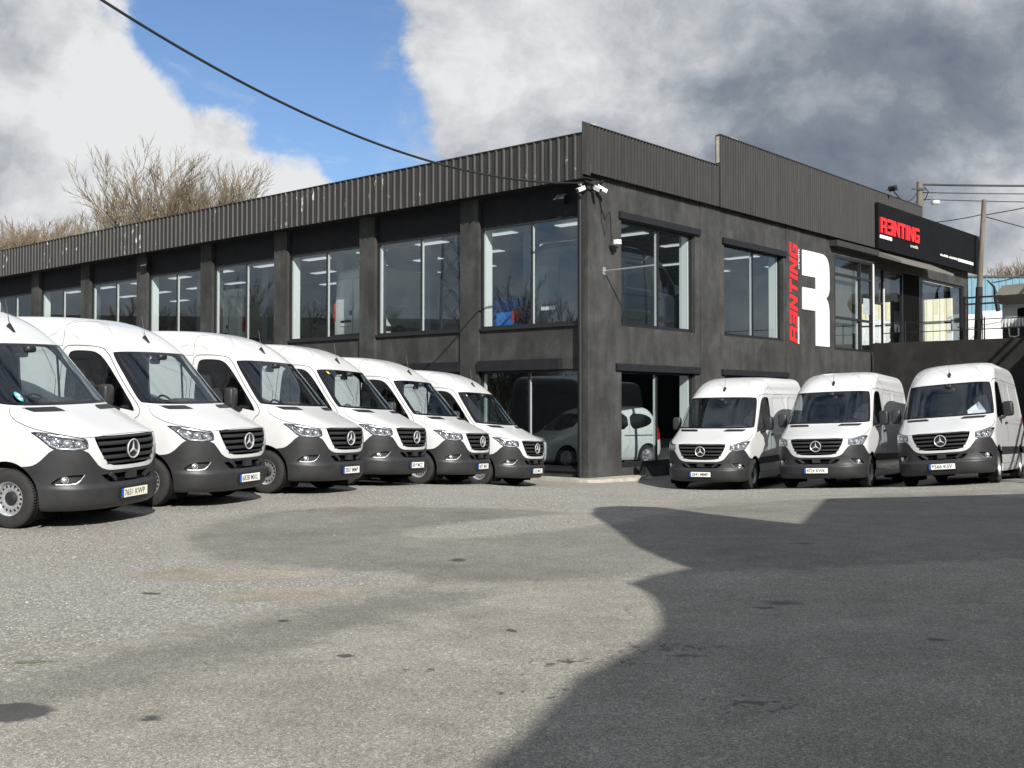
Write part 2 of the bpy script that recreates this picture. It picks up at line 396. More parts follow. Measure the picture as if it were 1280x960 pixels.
class Shell:
    def __init__(s, prof, rows, ns, rr=.12, side=None):
        # prof: dict of pchip functions of z: xf, w, L, q, xr
        s.prof = prof; rows = np.array(rows); V = []; nc = None
        for z in rows:
            xf, w_, L, q, xr = [float(prof[k](z)) for k in ('xf', 'w', 'L', 'q', 'xr')]
            pts = [(xf + L * (1 - math.sqrt(1 - r ** q)), w_ * r) for r in np.linspace(0, .84, 16)]
            c0 = math.sqrt(1 - .84 ** q)
            for j in range(1, 11):
                c = c0 * (1 - j / 10); pts.append((xf + L * (1 - c), w_ * (1 - c * c) ** (1 / q)))
            xe = xr - rr; xs = xf + L
            pts += [(xs + (xe - xs) * t, w_) for t in np.linspace(0, 1, ns)[1:]]
            pts += [(xe + rr * math.sin(a), max(w_ - rr, 0) + min(rr, w_) * math.cos(a)) for a in np.linspace(0, math.pi / 2, 6)[1:]]
            pts += [(xr, max(w_ - rr, 0) * (1 - t)) for t in np.linspace(0, 1, 7)[1:]]
            for x, y in pts: V.append((x, y - (side(x, z) if side and y > w_ - 1e-6 else 0), z))
            nc = len(pts)
        F = []
        for i in range(len(rows) - 1):
            for j in range(nc - 1):
                a = i * nc + j; b = a + 1; c = b + nc; d = a + nc
                F += [(a, b, c), (a, c, d)] if (i + j) % 2 else [(a, b, d), (b, c, d)]
        s.V = np.array(V); s.F = np.array(F); s.L = np.array(['body'] * len(F), dtype=object)
    def cut(s, fun, allow=None, label=None):
        f = fun(s.V); f[np.abs(f) < 1e-5] = 0
        sg = np.sign(f); T = sg[s.F]
        cross = (T.max(1) > 0) & (T.min(1) < 0)
        if allow is not None: cross &= np.isin(s.L, allow)
        V = list(s.V); fl = list(f); ed = {}; newF = []; newL = []
        def mid(a, b):
            k = (a, b) if a < b else (b, a)
            if k not in ed:
                t = fl[a] / (fl[a] - fl[b]); V.append(V[a] + (V[b] - V[a]) * t); fl.append(0.0); ed[k] = len(V) - 1
            return ed[k]
        for ti in np.nonzero(cross)[0]:
            tri = list(s.F[ti]); out = []
            for k in range(3):
                a, b = tri[k], tri[(k + 1) % 3]; out.append(a)
                if fl[a] * fl[b] < 0: out.append(mid(a, b))
            # split polygon by the two zero vertices
            zi = [k for k, vtx in enumerate(out) if fl[vtx] == 0]
            i0, i1 = zi[0], zi[1]
            for lp in (out[i0:i1 + 1], out[i1:] + out[:i0 + 1]):
                for k in range(1, len(lp) - 1): newF.append((lp[0], lp[k], lp[k + 1])); newL.append(s.L[ti])
        keep = ~cross
        s.V = np.array(V)
        s.F = np.vstack([s.F[keep], np.array(newF, int).reshape(-1, 3)])
        s.L = np.concatenate([s.L[keep], np.array(newL, dtype=object)])
        if label is not None: s.relabel(fun, label, allow)
    def relabel(s, fun, label, allow=None):
        c = s.V[s.F].mean(1); msk = fun(c) < 0
        if allow is not None: msk &= np.isin(s.L, allow)
        s.L[msk] = label
    def normals(s):
        P = s.V[s.F]; n = np.cross(P[:, 1] - P[:, 0], P[:, 2] - P[:, 0]); N = np.zeros_like(s.V)
        for k in range(3): np.add.at(N, s.F[:, k], n)
        l = np.linalg.norm(N, axis=1); l[l == 0] = 1; N /= l[:, None]
        # outward: y>=0 half, centre line inside
        cen = np.array([s.V[:, 0].mean(), 0, s.V[:, 2].mean()])
        if ((s.V - cen) * N).sum(1).mean() < 0: N = -N; s.F = s.F[:, ::-1]
        N[s.V[:, 1] < 1e-4, 1] = 0
        return N / np.maximum(np.linalg.norm(N, axis=1), 1e-9)[:, None]
    def take(s, labels, N, off=0.0, both=False, flip=False, side=1, skirt=0.0, mask=None, skirt_if=None):
        msk = np.isin(s.L, labels)
        if mask is not None: msk &= mask(s.V[s.F].mean(1))
        F = s.F[msk]; used, invx = np.unique(F, return_inverse=True); F = invx.reshape(-1, 3)
        V = s.V[used] + N[used] * off; n = N[used]
        if skirt:
            e = {}
            for t in F:
                for k in range(3):
                    a, b = t[k], t[(k + 1) % 3]
                    if (b, a) in e: del e[(b, a)]
                    else: e[(a, b)] = 1
            bv = sorted({i for ab in e for i in ab if True}); mp = {b: len(V) + k for k, b in enumerate(bv)}
            V = np.vstack([V, V[bv] - n[bv] * skirt])
            ee = [(a, b) for a, b in e if not (V[a][1] < 1e-4 and V[b][1] < 1e-4) and (skirt_if is None or skirt_if(V[a]))]
            quads = [(a, mp[a], mp[b]) for a, b in ee] + [(a, mp[b], b) for a, b in ee]
            F = np.vstack([F, np.array(quads)]) if quads else F
        if flip: F = F[:, ::-1]
        if both:
            V2 = V * [1, -1, 1]; k = len(V); F = np.vstack([F, F[:, ::-1] + k]); V = np.vstack([V, V2])
            key = np.round(V, 5); _, first, inv2 = np.unique(key, axis=0, return_index=True, return_inverse=True)
            inv2 = inv2.reshape(-1); V = V[first]; F = inv2[F]
            F = F[(F[:, 0] != F[:, 1]) & (F[:, 1] != F[:, 2]) & (F[:, 0] != F[:, 2])]
        elif side < 0:
            V = V * [1, -1, 1]; F = F[:, ::-1]
        return V, F
def in_poly(poly, plane, cond=None, lev=0.0, absolute=False):
    def f(P):
        a, b = {'front': (P[:, 1], P[:, 2]), 'side': (P[:, 0], P[:, 2]), 'top': (P[:, 0], P[:, 1])}[plane]
        d = sdf(poly, a, b) + lev
        if cond is not None: d = np.where(cond(P), d, 1.0)
        return d
    return f

# ---- the panel van
vz = lambda d: pchip(*zip(*d))
prof = dict(
    xf=vz([(.2, .16), (.25, .07), (.30, .025), (.40, .0), (.495, -.006), (.515, .004), (.54, .026), (.66, .034), (.75, .03), (.85, .03), (.95, .035), (1.05, .05), (1.10, .068), (1.14, .11), (1.18, .19), (1.24, .335), (1.30, .49), (1.38, .69), (1.44, .83), (1.475, .90), (1.50, .925), (2.20, 1.60), (2.25, 1.652), (2.32, 1.74), (2.40, 1.865), (2.48, 2.03), (2.55, 2.25), (2.60, 2.5), (2.63, 2.78), (2.645, 3.3)]),
    w=vz([(.2, .93), (.27, .985), (.4, 1.0), (.7, 1.008), (1.0, 1.01), (1.3, 1.0), (1.5, .985), (1.8, .958), (2.1, .925), (2.3, .902), (2.42, .880), (2.5, .855), (2.56, .82), (2.60, .775), (2.625, .70), (2.64, .5), (2.645, .0)]),
    L=vz([(.2, .7), (.5, .74), (1.0, .74), (1.2, .68), (1.45, .52), (1.5, .50), (2.2, .45), (2.4, .55), (2.645, .7)]),
    q=vz([(.2, 3.0), (.8, 3.1), (1.05, 3.2), (1.2, 3.2), (1.45, 4.6), (1.55, 5.0), (2.2, 5.0), (2.4, 4.2), (2.645, 3.0)]),
    xr=vz([(.2, 5.9), (.5, 5.93), (2.1, 5.90), (2.45, 5.86), (2.56, 5.82), (2.62, 5.70), (2.645, 5.3)]))
rows = np.concatenate([np.arange(.235, .70, .0175), np.arange(.70, 1.08, .025), np.arange(1.08, 1.50, .0125), np.arange(1.50, 2.22, .035), np.arange(2.22, 2.56, .0175), [2.57, 2.585, 2.60, 2.61, 2.62, 2.628, 2.634, 2.638, 2.641, 2.643, 2.6445, 2.645]])
def ss(x): x = min(max(x, 0), 1); return x * x * (3 - 2 * x)
def side_rec(x, z):
    # pressed cargo panels: upper and lower field behind the cab door, and the roof-side field
    d = 0.0
    for x0, x1, z0, z1, dep in ((2.80, 4.10, 1.46, 2.24, .013), (4.28, 5.68, 1.46, 2.24, .013), (2.78, 5.70, .84, 1.32, .010), (2.05, 5.6, 2.335, 2.46, .010)):
        k = ss((x - x0) / .05) * ss((x1 - x) / .05) * ss((z - z0) / .045) * ss((z1 - z) / .045)
        d = max(d, dep * k)
    return d
S = Shell(prof, rows, 76, .12, side_rec)
front = lambda P: P[:, 0] < 2.0
sidec = lambda P: (P[:, 1] > .55)
def circ(cx, cz, r): return lambda P: np.where(P[:, 1] > .45, np.hypot(P[:, 0] - cx, P[:, 2] - cz) - r, 1.0)
AX, AXR, WR = 1.05, 4.715, .36
S.cut(circ(AX, WR, .455), label='hole'); S.cut(circ(AXR, WR, .455), label='hole')
ws = chaikin([(-.3, 1.47), (.5, 1.472), (.93, 1.478), (.955, 1.52), (.862, 2.20), (.80, 2.228), (.4, 2.236), (-.3, 2.238)], 2)
S.cut(in_poly(ws, 'front', front), ['body'], 'frit'); S.cut(in_poly(ws, 'front', front, .036), ['frit'], 'windscreen')
dw = chaikin([(1.24, 1.35), (1.36, 1.385), (1.9, 1.45), (2.35, 1.475), (2.53, 1.50), (2.55, 1.60), (2.54, 2.15), (2.49, 2.235), (2.2, 2.235), (2.02, 2.215), (1.86, 2.10), (1.50, 1.68)], 2)
S.cut(in_poly(dw, 'side', sidec), ['body'], 'window_seal'); S.cut(in_poly(dw, 'side', sidec, .022), ['window_seal'], 'window')
div = [(1.875, 1.3), (1.915, 1.3), (1.915, 2.4), (1.875, 2.4)]
S.cut(lambda P: P[:, 0] - 1.875, ['window']); S.cut(lambda P: P[:, 0] - 1.915, ['window']); S.relabel(in_poly(div, 'side', sidec), 'window_seal', ['window'])
hl = chaikin([(.995, 1.15), (.992, 1.18), (.945, 1.178), (.85, 1.142), (.69, 1.102), (.672, 1.085), (.668, .985), (.69, .967), (.81, .949), (.91, .957), (.95, .985), (.966, 1.035), (.985, 1.09)], 1)
S.cut(in_poly(hl, 'front', lambda P: P[:, 0] < 1.0), ['body'], 'lamp_seal'); S.cut(in_poly(hl, 'front', lambda P: P[:, 0] < 1.0, .0065), ['lamp_seal'], 'headlight')
gr = chaikin([(-.3, .745), (.30, .750), (.40, .772), (.48, .845), (.558, .985), (.588, 1.09), (.575, 1.122), (.50, 1.122), (-.3, 1.120)], 2)
S.cut(in_poly(gr, 'front', lambda P: P[:, 0] < .6), ['body'], 'hole_grille')
zc_y = pchip([0, .38, .47, .545, .62, .69, .74, .9, 1.1], [.699, .705, .722, .760, .853, .945, .965, .975, .98])
zc_x = pchip([-.1, .30, .44, .465, .50, .585, .676, .76, .84, 1.2], [.975, .975, .972, .958, .923, .836, .781, .765, .759, .75])
def fclad(P):
    f1 = P[:, 2] - np.minimum(zc_y(np.abs(P[:, 1])), zc_x(P[:, 0])); return np.where(P[:, 0] < 1.3, f1, 1.0)
S.cut(fclad, ['body', 'headlight'], None); S.relabel(fclad, 'clad', ['body'])
inl = chaikin([(-.3, .548), (.40, .550), (.46, .60), (.515, .650), (.49, .660), (-.3, .660)], 1)
S.cut(in_poly(inl, 'front', lambda P: P[:, 0] < .6), ['clad'], 'hole_intake')
fogp = chaikin([(.95, .545), (.935, .60), (.90, .645), (.85, .668), (.71, .672), (.69, .665), (.755, .565), (.82, .543)], 1)
S.cut(in_poly(fogp, 'front', lambda P: P[:, 0] < .8), ['clad'], 'hole_fog')
vent = [(.315, 1.402), (.79, 1.402), (.83, 1.457), (.37, 1.457)]
S.cut(in_poly(vent, 'front', lambda P: P[:, 0] < 1.3), ['body'], 'vent')
zb = pchip([0, .09, .13, .187, .34, .56, .71, .85, 1.0, 1.06, 1.115, 1.2], [1.14, 1.14, 1.116, 1.108, 1.139, 1.185, 1.218, 1.264, 1.338, 1.405, 1.482, 1.6])
def bonf(P, o): return np.where((P[:, 0] < 1.2) & (P[:, 2] < 1.4785) & (P[:, 2] > 1.0), zb(P[:, 0]) - P[:, 2] + o, 1.0)
for o_ in (.005, -.005): S.cut(lambda P: bonf(P, o_), ['body'])
S.relabel(lambda P: bonf(P, .005), 'bonnet', ['body']); S.relabel(lambda P: np.where(bonf(P, -.005) < 0, -1.0, 1.0), 'gap', ['body'])
def gapcut(poly, wd, inside=None, cond=sidec, allow=('body',)):
    allow = list(allow)
    S.cut(in_poly(poly, 'side', cond, wd), allow); S.cut(in_poly(poly, 'side', cond, -wd), allow)
    if inside: S.relabel(in_poly(poly, 'side', cond, wd), inside, allow)
    else:
        ff = in_poly(poly, 'side', cond, wd); gg = in_poly(poly, 'side', cond, -wd)
        S.relabel(lambda P: np.where((ff(P) > 0) & (gg(P) < 0), -1.0, 1.0), 'gap', allow); return
    S.relabel(in_poly(poly, 'side', cond, -wd), 'gap', allow)
door = chaikin([(1.335, .42), (1.50, .40), (2.50, .40), (2.63, .42), (2.645, .60), (2.645, 2.20), (2.60, 2.295), (2.45, 2.31), (2.05, 2.30), (1.88, 2.245), (1.62, 1.90), (1.44, 1.675), (1.20, 1.42), (1.18, 1.32), (1.29, 1.25), (1.345, 1.10), (1.345, .9)], 1)
gapcut(door, .006, 'door')
slide = chaikin([(2.72, .42), (2.72, 2.295), (4.05, 2.295), (4.05, .42)], 1)
gapcut(slide, .0055)
rearp = [(4.19, 2.30), (4.19, 1.40), (5.78, 1.40), (5.78, 2.30)]
gapcut(chaikin(rearp, 1), .003)
seam = [(2.655, 2.30), (9, 2.30), (9, 3.0), (2.655, 3.0)]
gapcut(seam, .0035, None, lambda P: P[:, 1] > .42)
crz = pchip([1.70, 1.80, 1.95, 2.2, 2.42, 2.52, 2.62, 2.80, 3.1, 3.3], [2.12, 2.245, 2.40, 2.522, 2.580, 2.59, 2.555, 2.46, 2.345, 2.27])
def crease_shade(P, o): return np.where((P[:, 1] > .35) & (P[:, 0] > 1.72) & (P[:, 0] < 3.2) & (P[:, 2] > 2.0), P[:, 2] - crz(P[:, 0]) + o, 1.0)
S.cut(lambda P: crease_shade(P, .005), ['body']); S.cut(lambda P: crease_shade(P, -.005), ['body'])
S.relabel(lambda P: np.where((crease_shade(P, .005) > 0) & (crease_shade(P, -.005) < 0), -1.0, 1.0), 'crease_shade', ['body'])
band = [(-1, .60), (9, .60), (9, .765), (-1, .765)]
bcn = lambda P: (P[:, 1] > .6) & (P[:, 0] > 1.38) & (P[:, 0] < 5.86)
S.cut(in_poly(band, 'side', bcn), ['body', 'door', 'gap'], 'band')
d_ = np.maximum(0, S.V[:, 2] - 2.30); S.V[:, 2] += .118 * (d_ / .345) ** 1.35      # high roof
rl = [(5.86, -1), (9, -1), (9, 4), (5.86, 4)]
N = S.normals()
def grab(name, labels, m, parent, smooth=38, **kw):
    V, F = S.take(labels, N, **kw)
    return link(name, mesh(name, V, F, m, None, smooth), parent)

def build_van():
    r = empty('panel_van')
    body = grab('body', ['body'], ['van_white'], r, both=True, skirt=.03, skirt_if=lambda p: p[0] > .55 and p[2] < .86)
    grab('shut_line', ['gap'], ['gap'], body, both=True, off=-.006)
    for sd in (1, -1): grab('roof_crease_shade', ['crease_shade'], ['crease_shade'], body, side=sd, off=-.004)
    grab('bonnet', ['bonnet'], ['van_white'], r, both=True, skirt=.012)
    grab('bumper', ['clad'], ['clad_plastic'], r, both=True, skirt=.05, off=.004)
    grab('windscreen', ['windscreen'], ['windscreen'], r, both=True)
    grab('windscreen_seal', ['frit'], ['frit'], r, both=True, off=.001)
    for sd in (1, -1):
        d = grab('door', ['door'], ['van_white'], r, side=sd, skirt=.012)
        grab('window', ['window'], ['side_glass'], d, side=sd)
        grab('window_seal', ['window_seal'], ['frit'], d, side=sd, off=.001)
        h = MB(); h.sq((2.50, sd * 1.022, 1.30), (.20, .05, .045), .5, 12); h.build('handle', ['black_plastic'], d, 40)
        grab('bonnet_vent', ['vent'], ['black_plastic'], r, side=sd)
        grab('rub_strip', ['band'], ['clad_plastic'], r, side=sd, off=.012, skirt=.014)
        # headlight: bucket, lenses, running light, clear cover
        hd = grab('headlight', ['headlight'], ['lamp_cover'], r, side=sd, off=.004)
        bk = S.take(['headlight'], N, off=-.055, side=sd); sk = S.take(['headlight'], N, off=.0, side=sd, skirt=.055)
        nF = (np.isin(S.L, ['headlight'])).sum()
        b = MB(); b.add(bk[0], bk[1]); b.add(sk[0], sk[1][nF:]); b.build('reflector', ['lamp_bucket'], hd, 40)
        grab('lamp_seal', ['lamp_seal'], ['black_plastic'], hd, side=sd, off=-.003)
        l = MB()
        for y, z, rr in ((.735, 1.03, .052), (.83, 1.04, .055), (.915, 1.055, .042)):
            x = float(prof['xf'](z)) + .74 * (1 - math.sqrt(1 - (y / 1.008) ** 3.15)) + .035
            nv = Vector((-1, .75 * y, 0)).normalized()
            pr = [(rr, -.028), (rr * .96, .0), (rr * .80, -.006), (rr * .62, -.018), (rr * .60, .010), (rr * .35, .022), (.002, .026)]
            rot = Vector((0, 0, 1)).rotation_difference(Vector((nv.x, sd * nv.y, 0))).to_matrix()
            k = MB(); k.lathe(pr, 20, 'z')
            l.add([rot @ Vector(p) + Vector((x, sd * y, z)) for p in k.v], k.f)
        l.build('lens', ['reflector'], hd, 50)
        st = MB()
        pts = []
        for y, z in ((.69, .99), (.80, .972), (.90, .982), (.945, 1.03), (.965, 1.10)):
            x = float(prof['xf'](z)) + .74 * (1 - math.sqrt(1 - min(.999, y / 1.01) ** 3.2)) + .022; pts.append((x, sd * y, z))
        st.tube(pts, .013, 6); pts2 = []
        for y, z in ((.69, 1.085), (.76, 1.10), (.85, 1.122), (.93, 1.148)):
            x = float(prof['xf'](z)) + .72 * (1 - math.sqrt(1 - min(.999, y / 1.01) ** 3.2)) + .026; pts2.append((x, sd * y, z))
        st.tube(pts2, .011, 6); st.build('light_strip', ['reflector'], hd, 60)
        # fog lamp niche
        fk = S.take(['hole_fog'], N, off=-.045, side=sd); fs = S.take(['hole_fog'], N, off=.003, side=sd, skirt=.05)
        nF = (S.L == 'hole_fog').sum()
        f = MB(); f.add(fk[0], fk[1]); f.add(fs[0], fs[1][nF:]); fo = f.build('fog_light', ['clad_plastic'], r, 40)
        g = MB(); y, z = .855, .607; x = .03 + .74 * (1 - math.sqrt(1 - (y / 1.0) ** 3.05)) + .022
        k = MB(); k.lathe([(.048, -.02), (.045, .006), (.036, .002), (.034, .012), (.015, .024), (.001, .026)], 18, 'z')
        rot = Vector((0, 0, 1)).rotation_difference(Vector((-1, sd * .5, 0)).normalized()).to_matrix()
        g.add([rot @ Vector(p) + Vector((x, sd * y, z)) for p in k.v], k.f); g.build('lens', ['reflector'], fo, 50)
        g = MB(); pts = []
        for y, z in ((.70, .668), (.735, .61), (.775, .565), (.84, .551), (.92, .553)):
            pts.append((float(prof['xf'](z)) + .74 * (1 - math.sqrt(1 - (y / 1.003) ** 3.05)) + .004, sd * y, z))
        g.tube(pts, .009, 6); g.build('bezel', ['lamp_grey'], fo, 60)
        # mirror
        m = MB(); mt = Matrix.Rotation(R_(sd * 8), 3, 'Z')
        m.sq((1.63, sd * 1.185, 1.585), (.17, .215, .33), .42, 20, m=mt); mo = m.build('mirror', ['clad_plastic'], r, 60)
        a = MB(); a.tube([(1.56, sd * .985, 1.39), (1.585, sd * 1.07, 1.40), (1.61, sd * 1.14, 1.46)], .035, 8); a.build('arm', ['black_plastic'], mo, 60)
        gl = MB(); gl.add([(1.722, sd * 1.10, 1.46), (1.722, sd * 1.27, 1.46), (1.722, sd * 1.27, 1.71), (1.722, sd * 1.10, 1.71)], [(0, 1, 2, 3)]); gl.build('mirror_glass', ['chrome'], mo)
        t = MB(); t.sq((5.90, sd * .935, 1.27), (.10, .11, .62), .3, 12); t.build('tail_light', ['red_lens'], r, 40)
        # arch liners
        for cx in (AX, AXR):
            V = []; F = []; n = 18
            for j in range(n + 1):
                an = R_(-30) + R_(240) * j / n
                for y in (.985 if j not in (0,) else .97, .60): V.append((cx + .462 * math.cos(an), sd * y, WR + .462 * math.sin(an)))
            for j in range(n): F.append((2 * j, 2 * j + 1, 2 * j + 3, 2 * j + 2))
            k = len(V); V += [(cx + .46 * math.cos(R_(-30) + R_(240) * j / n), sd * .60, WR + .46 * math.sin(R_(-30) + R_(240) * j / n)) for j in range(n + 1)]
            F.append(tuple(range(k, k + n + 1)))
            q = MB(); q.add(V, F); q.build('arch_liner', ['black_void'], r, 60, fix=False)
        for cx in (AX, AXR):
            tw = MB(); y0 = sd * .86; s1 = sd
            pr = [(.205, -.105), (.225, -.118), (.29, -.122), (.335, -.112), (.352, -.095), (.36, -.06), (.362, 0), (.36, .06), (.352, .095), (.335, .112), (.29, .122), (.225, .118), (.205, .105)]
            tw.lathe([(a, b * s1) for a, b in pr], 44, 'y', (cx, y0, WR))
            wh = tw.build('wheel', ['rubber'], r, 50)
            gv = MB()
            for q_ in (-.05, 0, .05): gv.lathe([(.3605, q_ - .006), (.3640, q_ - .004), (.3640, q_ + .004), (.3605, q_ + .006)], 44, 'y', (cx, y0, WR))
            for i in range(64):
                an = 2 * math.pi * i / 64
                gv.bar((cx + .3575 * math.cos(an), y0 - .088, WR + .3575 * math.sin(an)), (cx + .3575 * math.cos(an), y0 + .088, WR + .3575 * math.sin(an)), .007, .010, up=(math.cos(an), 0, math.sin(an)))
            gv.build('tread', ['black_void'], wh)
            rm = MB(); rm.lathe([(.212, .10 * s1), (.206, .112 * s1), (.196, .104 * s1), (.186, .07 * s1), (.176, .058 * s1), (.150, .064 * s1), (.120, .070 * s1), (.095, .062 * s1), (.075, .05 * s1), (.001, .05 * s1)], 40, 'y', (cx, y0, WR))
            rm.build('rim', ['rim_silver'], wh, 40)
            hb = MB(); hb.lathe([(.082, .045 * s1), (.082, .072 * s1), (.06, .085 * s1), (.03, .09 * s1), (.001, .09 * s1)], 24, 'y', (cx, y0, WR))
            for i in range(16):
                an = 2 * math.pi * i / 16; k = MB(); k.lathe([(.0165, 0), (.0165, .004), (.001, .004)], 10, 'y')
                ca, sa = math.cos(an), math.sin(an)
                hb.add([(cx + .148 * ca + p[0] * 1.25 * ca - p[2] * .8 * sa, y0 + (.0635 + p[1]) * s1, WR + .148 * sa + p[0] * 1.25 * sa + p[2] * .8 * ca) for p in k.v], k.f)
            hb.build('hub_cap', ['black_plastic'], wh, 40)
    # grille: white inner wall, dark back, slats, emblem
    sk = S.take(['hole_grille'], N, off=.0, both=False, skirt=.06); nF = (S.L == 'hole_grille').sum()
    q = MB()
    for sd in (1, -1): q.add(sk[0] * [1, sd, 1], sk[1][nF:])
    q.build('grille_surround', ['black_plastic'], r, 40, fix=False)
    grl = grab('grille', ['hole_grille'], ['black_void'], r, both=True, off=-.05)
    def gx(y, z): return float(prof['xf'](z)) + .735 * (1 - math.sqrt(1 - min(.99, abs(y) / 1.009) ** 3.15))
    def slat(z0, z1, hw, d0=-.012, d1=.03):
        V = []; F = []; ys = np.linspace(-hw, hw, 17)
        for y in ys:
            V += [(gx(y, z0) + d0, y, z0), (gx(y, (z0 + z1) / 2) + d0 - .012, y, (z0 + z1) / 2), (gx(y, z1) + d0, y, z1), (gx(y, z1) + d1, y, z1), (gx(y, z0) + d1, y, z0)]
        for i in range(16):
            for k in range(5): F.append((i * 5 + k, i * 5 + (k + 1) % 5, (i + 1) * 5 + (k + 1) % 5, (i + 1) * 5 + k))
        b = MB(); b.add(V, F); return b
    for z0, z1, hw in ((1.085, 1.112, .555), (1.008, 1.052, .548), (.925, .968, .525), (.842, .885, .495), (.775, .805, .445)):
        slat(z0, z1, hw, .004 if z0 > 1.08 else .0).build('slat', ['clad_plastic'], grl, 60)
    em = MB(); x0 = float(prof['xf'](.945)) - .035; n = 36; k = MB()
    k.lathe([(.118, .0), (.124, -.014), (.116, -.022), (.106, -.014), (.106, .0)], 36, 'x', (x0 + .01, 0, .945)); em.add(k.v, k.f)
    for i in range(3):
        an = math.pi / 2 + 2 * math.pi * i / 3; c, s_ = math.cos(an), math.sin(an); tip = (x0 - .004, .110 * c, .945 + .110 * s_)
        for pp in (1, -1): pass
        pv = [(x0 - .016, 0, .945)]
        for da in (R_(60), R_(-60)): pv.append((x0 + .002, .021 * math.cos(an + da), .945 + .021 * math.sin(an + da)))
        em.add([pv[0], pv[1], tip, pv[2], (x0 + .006, 0, .945)], [(0, 1, 2), (0, 2, 3), (4, 2, 1), (4, 3, 2)])
    emo = em.build('emblem', ['silver'], grl, 30)
    bk = MB(); bk.lathe([(.112, .03), (.112, .012), (.001, .012)], 30, 'x', (x0, 0, .945)); bk.build('backing', ['black_plastic'], grl)
    # lower intake
    sk = S.take(['hole_intake'], N, off=.003, skirt=.06); nF = (S.L == 'hole_intake').sum(); q = MB()
    for sd in (1, -1): q.add(sk[0] * [1, sd, 1], sk[1][nF:])
    q.build('intake_edge', ['clad_plastic'], r, 40, fix=False)
    it = grab('air_intake', ['hole_intake'], ['black_void'], r, both=True, off=-.06)
    b = MB(); b.bar((gx(.0, .60) - .0, -.085, .62), (gx(0, .60), .085, .62), .05, .085)
    b.build('tow_cover', ['clad_plastic'], it)
    for sd in (1, -1): b = MB(); b.bar((.05, sd * .28, .578), (.04, sd * .40, .660), .03, .05); b.build('intake_fin', ['clad_plastic'], it)
    # wipers, antenna
    b = MB(); b.tube([(.955, .15, 1.478), (1.0, -.25, 1.505), (1.14, -.72, 1.505)], .011, 5); b.tube([(1.0, .62, 1.49), (.95, .2, 1.50), (.96, -.12, 1.505)], .011, 5); b.build('wiper', ['black_plastic'], r)
    b = MB(); b.add([(1.79, -.028, 2.350), (1.79, .028, 2.350), (1.92, .035, 2.455), (1.92, -.035, 2.455), (1.89, -.018, 2.50), (1.89, .018, 2.50)], [(0, 1, 2, 3), (0, 4, 5, 1), (1, 5, 2), (0, 3, 4), (2, 5, 4, 3)])
    an = b.build('antenna', ['black_plastic'], r)
    b = MB(); b.tube([(1.89, 0, 2.49), (1.96, 0, 2.80)], [.005, .003], 5); b.build('whip', ['black_plastic'], an)
    # cabin
    lin = MB(); V, F = S.take(['body', 'door', 'gap', 'bonnet', 'crease_shade'], N, both=True, off=-.045, flip=True, mask=lambda c: (c[:, 0] < 2.78) & (c[:, 2] > .75) & ((c[:, 2] > 1.48) | (c[:, 0] > 1.25)))
    lin.add(V, F); cab = lin.build('cabin', ['cabin_dark'], r, 60, fix=False)
    b = MB(); b.box(2.74, 2.78, -.86, .86, .5, 2.5); b.box(1.0, 2.74, -.93, .93, .66, .72); b.build('bulkhead', ['cabin_grey'], cab)
    b = MB(); pr = [(.98, 1.36), (1.0, 1.455), (1.25, 1.462), (1.50, 1.44), (1.66, 1.33), (1.62, 1.05), (1.55, .72), (1.0, .72)]
    yy_ = lambda x: .66 + .26 * min(1, (x - .98) / .42)
    b.prism(pr, lambda x, z: (x, -yy_(x), z), lambda x, z: (x, yy_(x), z)); b.sq((1.50, -.45, 1.47), (.34, .46, .14), .6, 14); b.build('dashboard', ['cabin_dark'], cab, 30)
    for y, wd in ((-.45, .50), (.25, .46), (.66, .40)):
        s_ = MB(); mt = Matrix.Rotation(R_(12), 3, 'Y')
        s_.sq((2.50, y, 1.38), (.17, wd, .78), .45, 14, m=mt); s_.sq((2.58, y, 1.86), (.11, .27, .22), .5, 12); s_.sq((2.25, y, .98), (.55, wd, .18), .45, 12); s_.build('seat', ['seat_fabric'], cab, 60)
    b = MB(); pts = []
    cx, cy, cz_ = 1.80, -.45, 1.40; ax = Matrix.Rotation(R_(-62), 3, 'Y')
    for i in range(25):
        t = 2 * math.pi * i / 24; pts.append(ax @ Vector((.195 * math.cos(t), .195 * math.sin(t), 0)) + Vector((cx, cy, cz_)))
    b.tube(pts, .017, 8, caps=False); b.bar(ax @ Vector((0, -.19, 0)) + Vector((cx, cy, cz_)), ax @ Vector((0, .19, 0)) + Vector((cx, cy, cz_)), .05, .02); b.tube([(cx, cy, cz_), (1.6, cy, 1.30)], .05, 8)
    b.build('steering_wheel', ['black_plastic'], cab, 60)
    b = MB(); b.sq((1.62, 0, 2.17), (.22, .17, .10), .5, 12); b.sq((1.70, 0, 2.10), (.05, .24, .09), .6, 12); b.build('interior_mirror', ['black_plastic'], cab, 60)
    # underside, rear doors
    b = MB(); b.box(.55, 5.80, -.62, .62, .30, .40); b.box(.35, 1.0, -.45, .45, .24, .30); b.box(1.9, 4.0, -.90, -.62, .29, .42); b.box(1.9, 4.0, .62, .90, .29, .42)
    b.build('underbody', ['black_void'], r)
    b = MB(); b.box(5.926, 5.936, -.0045, .0045, .52, 2.38); b.box(5.926, 5.935, -.72, .72, 2.376, 2.384); b.box(5.926, 5.935, -.80, .80, .512, .52); b.build('rear_door_gap', ['gap'], r)
    b = MB(); b.sq((5.95, -.10, 1.22), (.05, .08, .16), .5, 12); b.sq((5.94, -.35, .95), (.05, .52, .08), .4, 12); b.build('rear_handle', ['black_plastic'], r, 50)
    b = MB(); b.box(5.86, 6.02, -.95, .95, .40, .52); b.build('rear_bumper', ['clad_plastic'], r)
    b = MB(); b.box(5.938, 5.946, -.62, -.10, .80, .91); b.build('rear_plate', ['plate_white'], r)
    return r
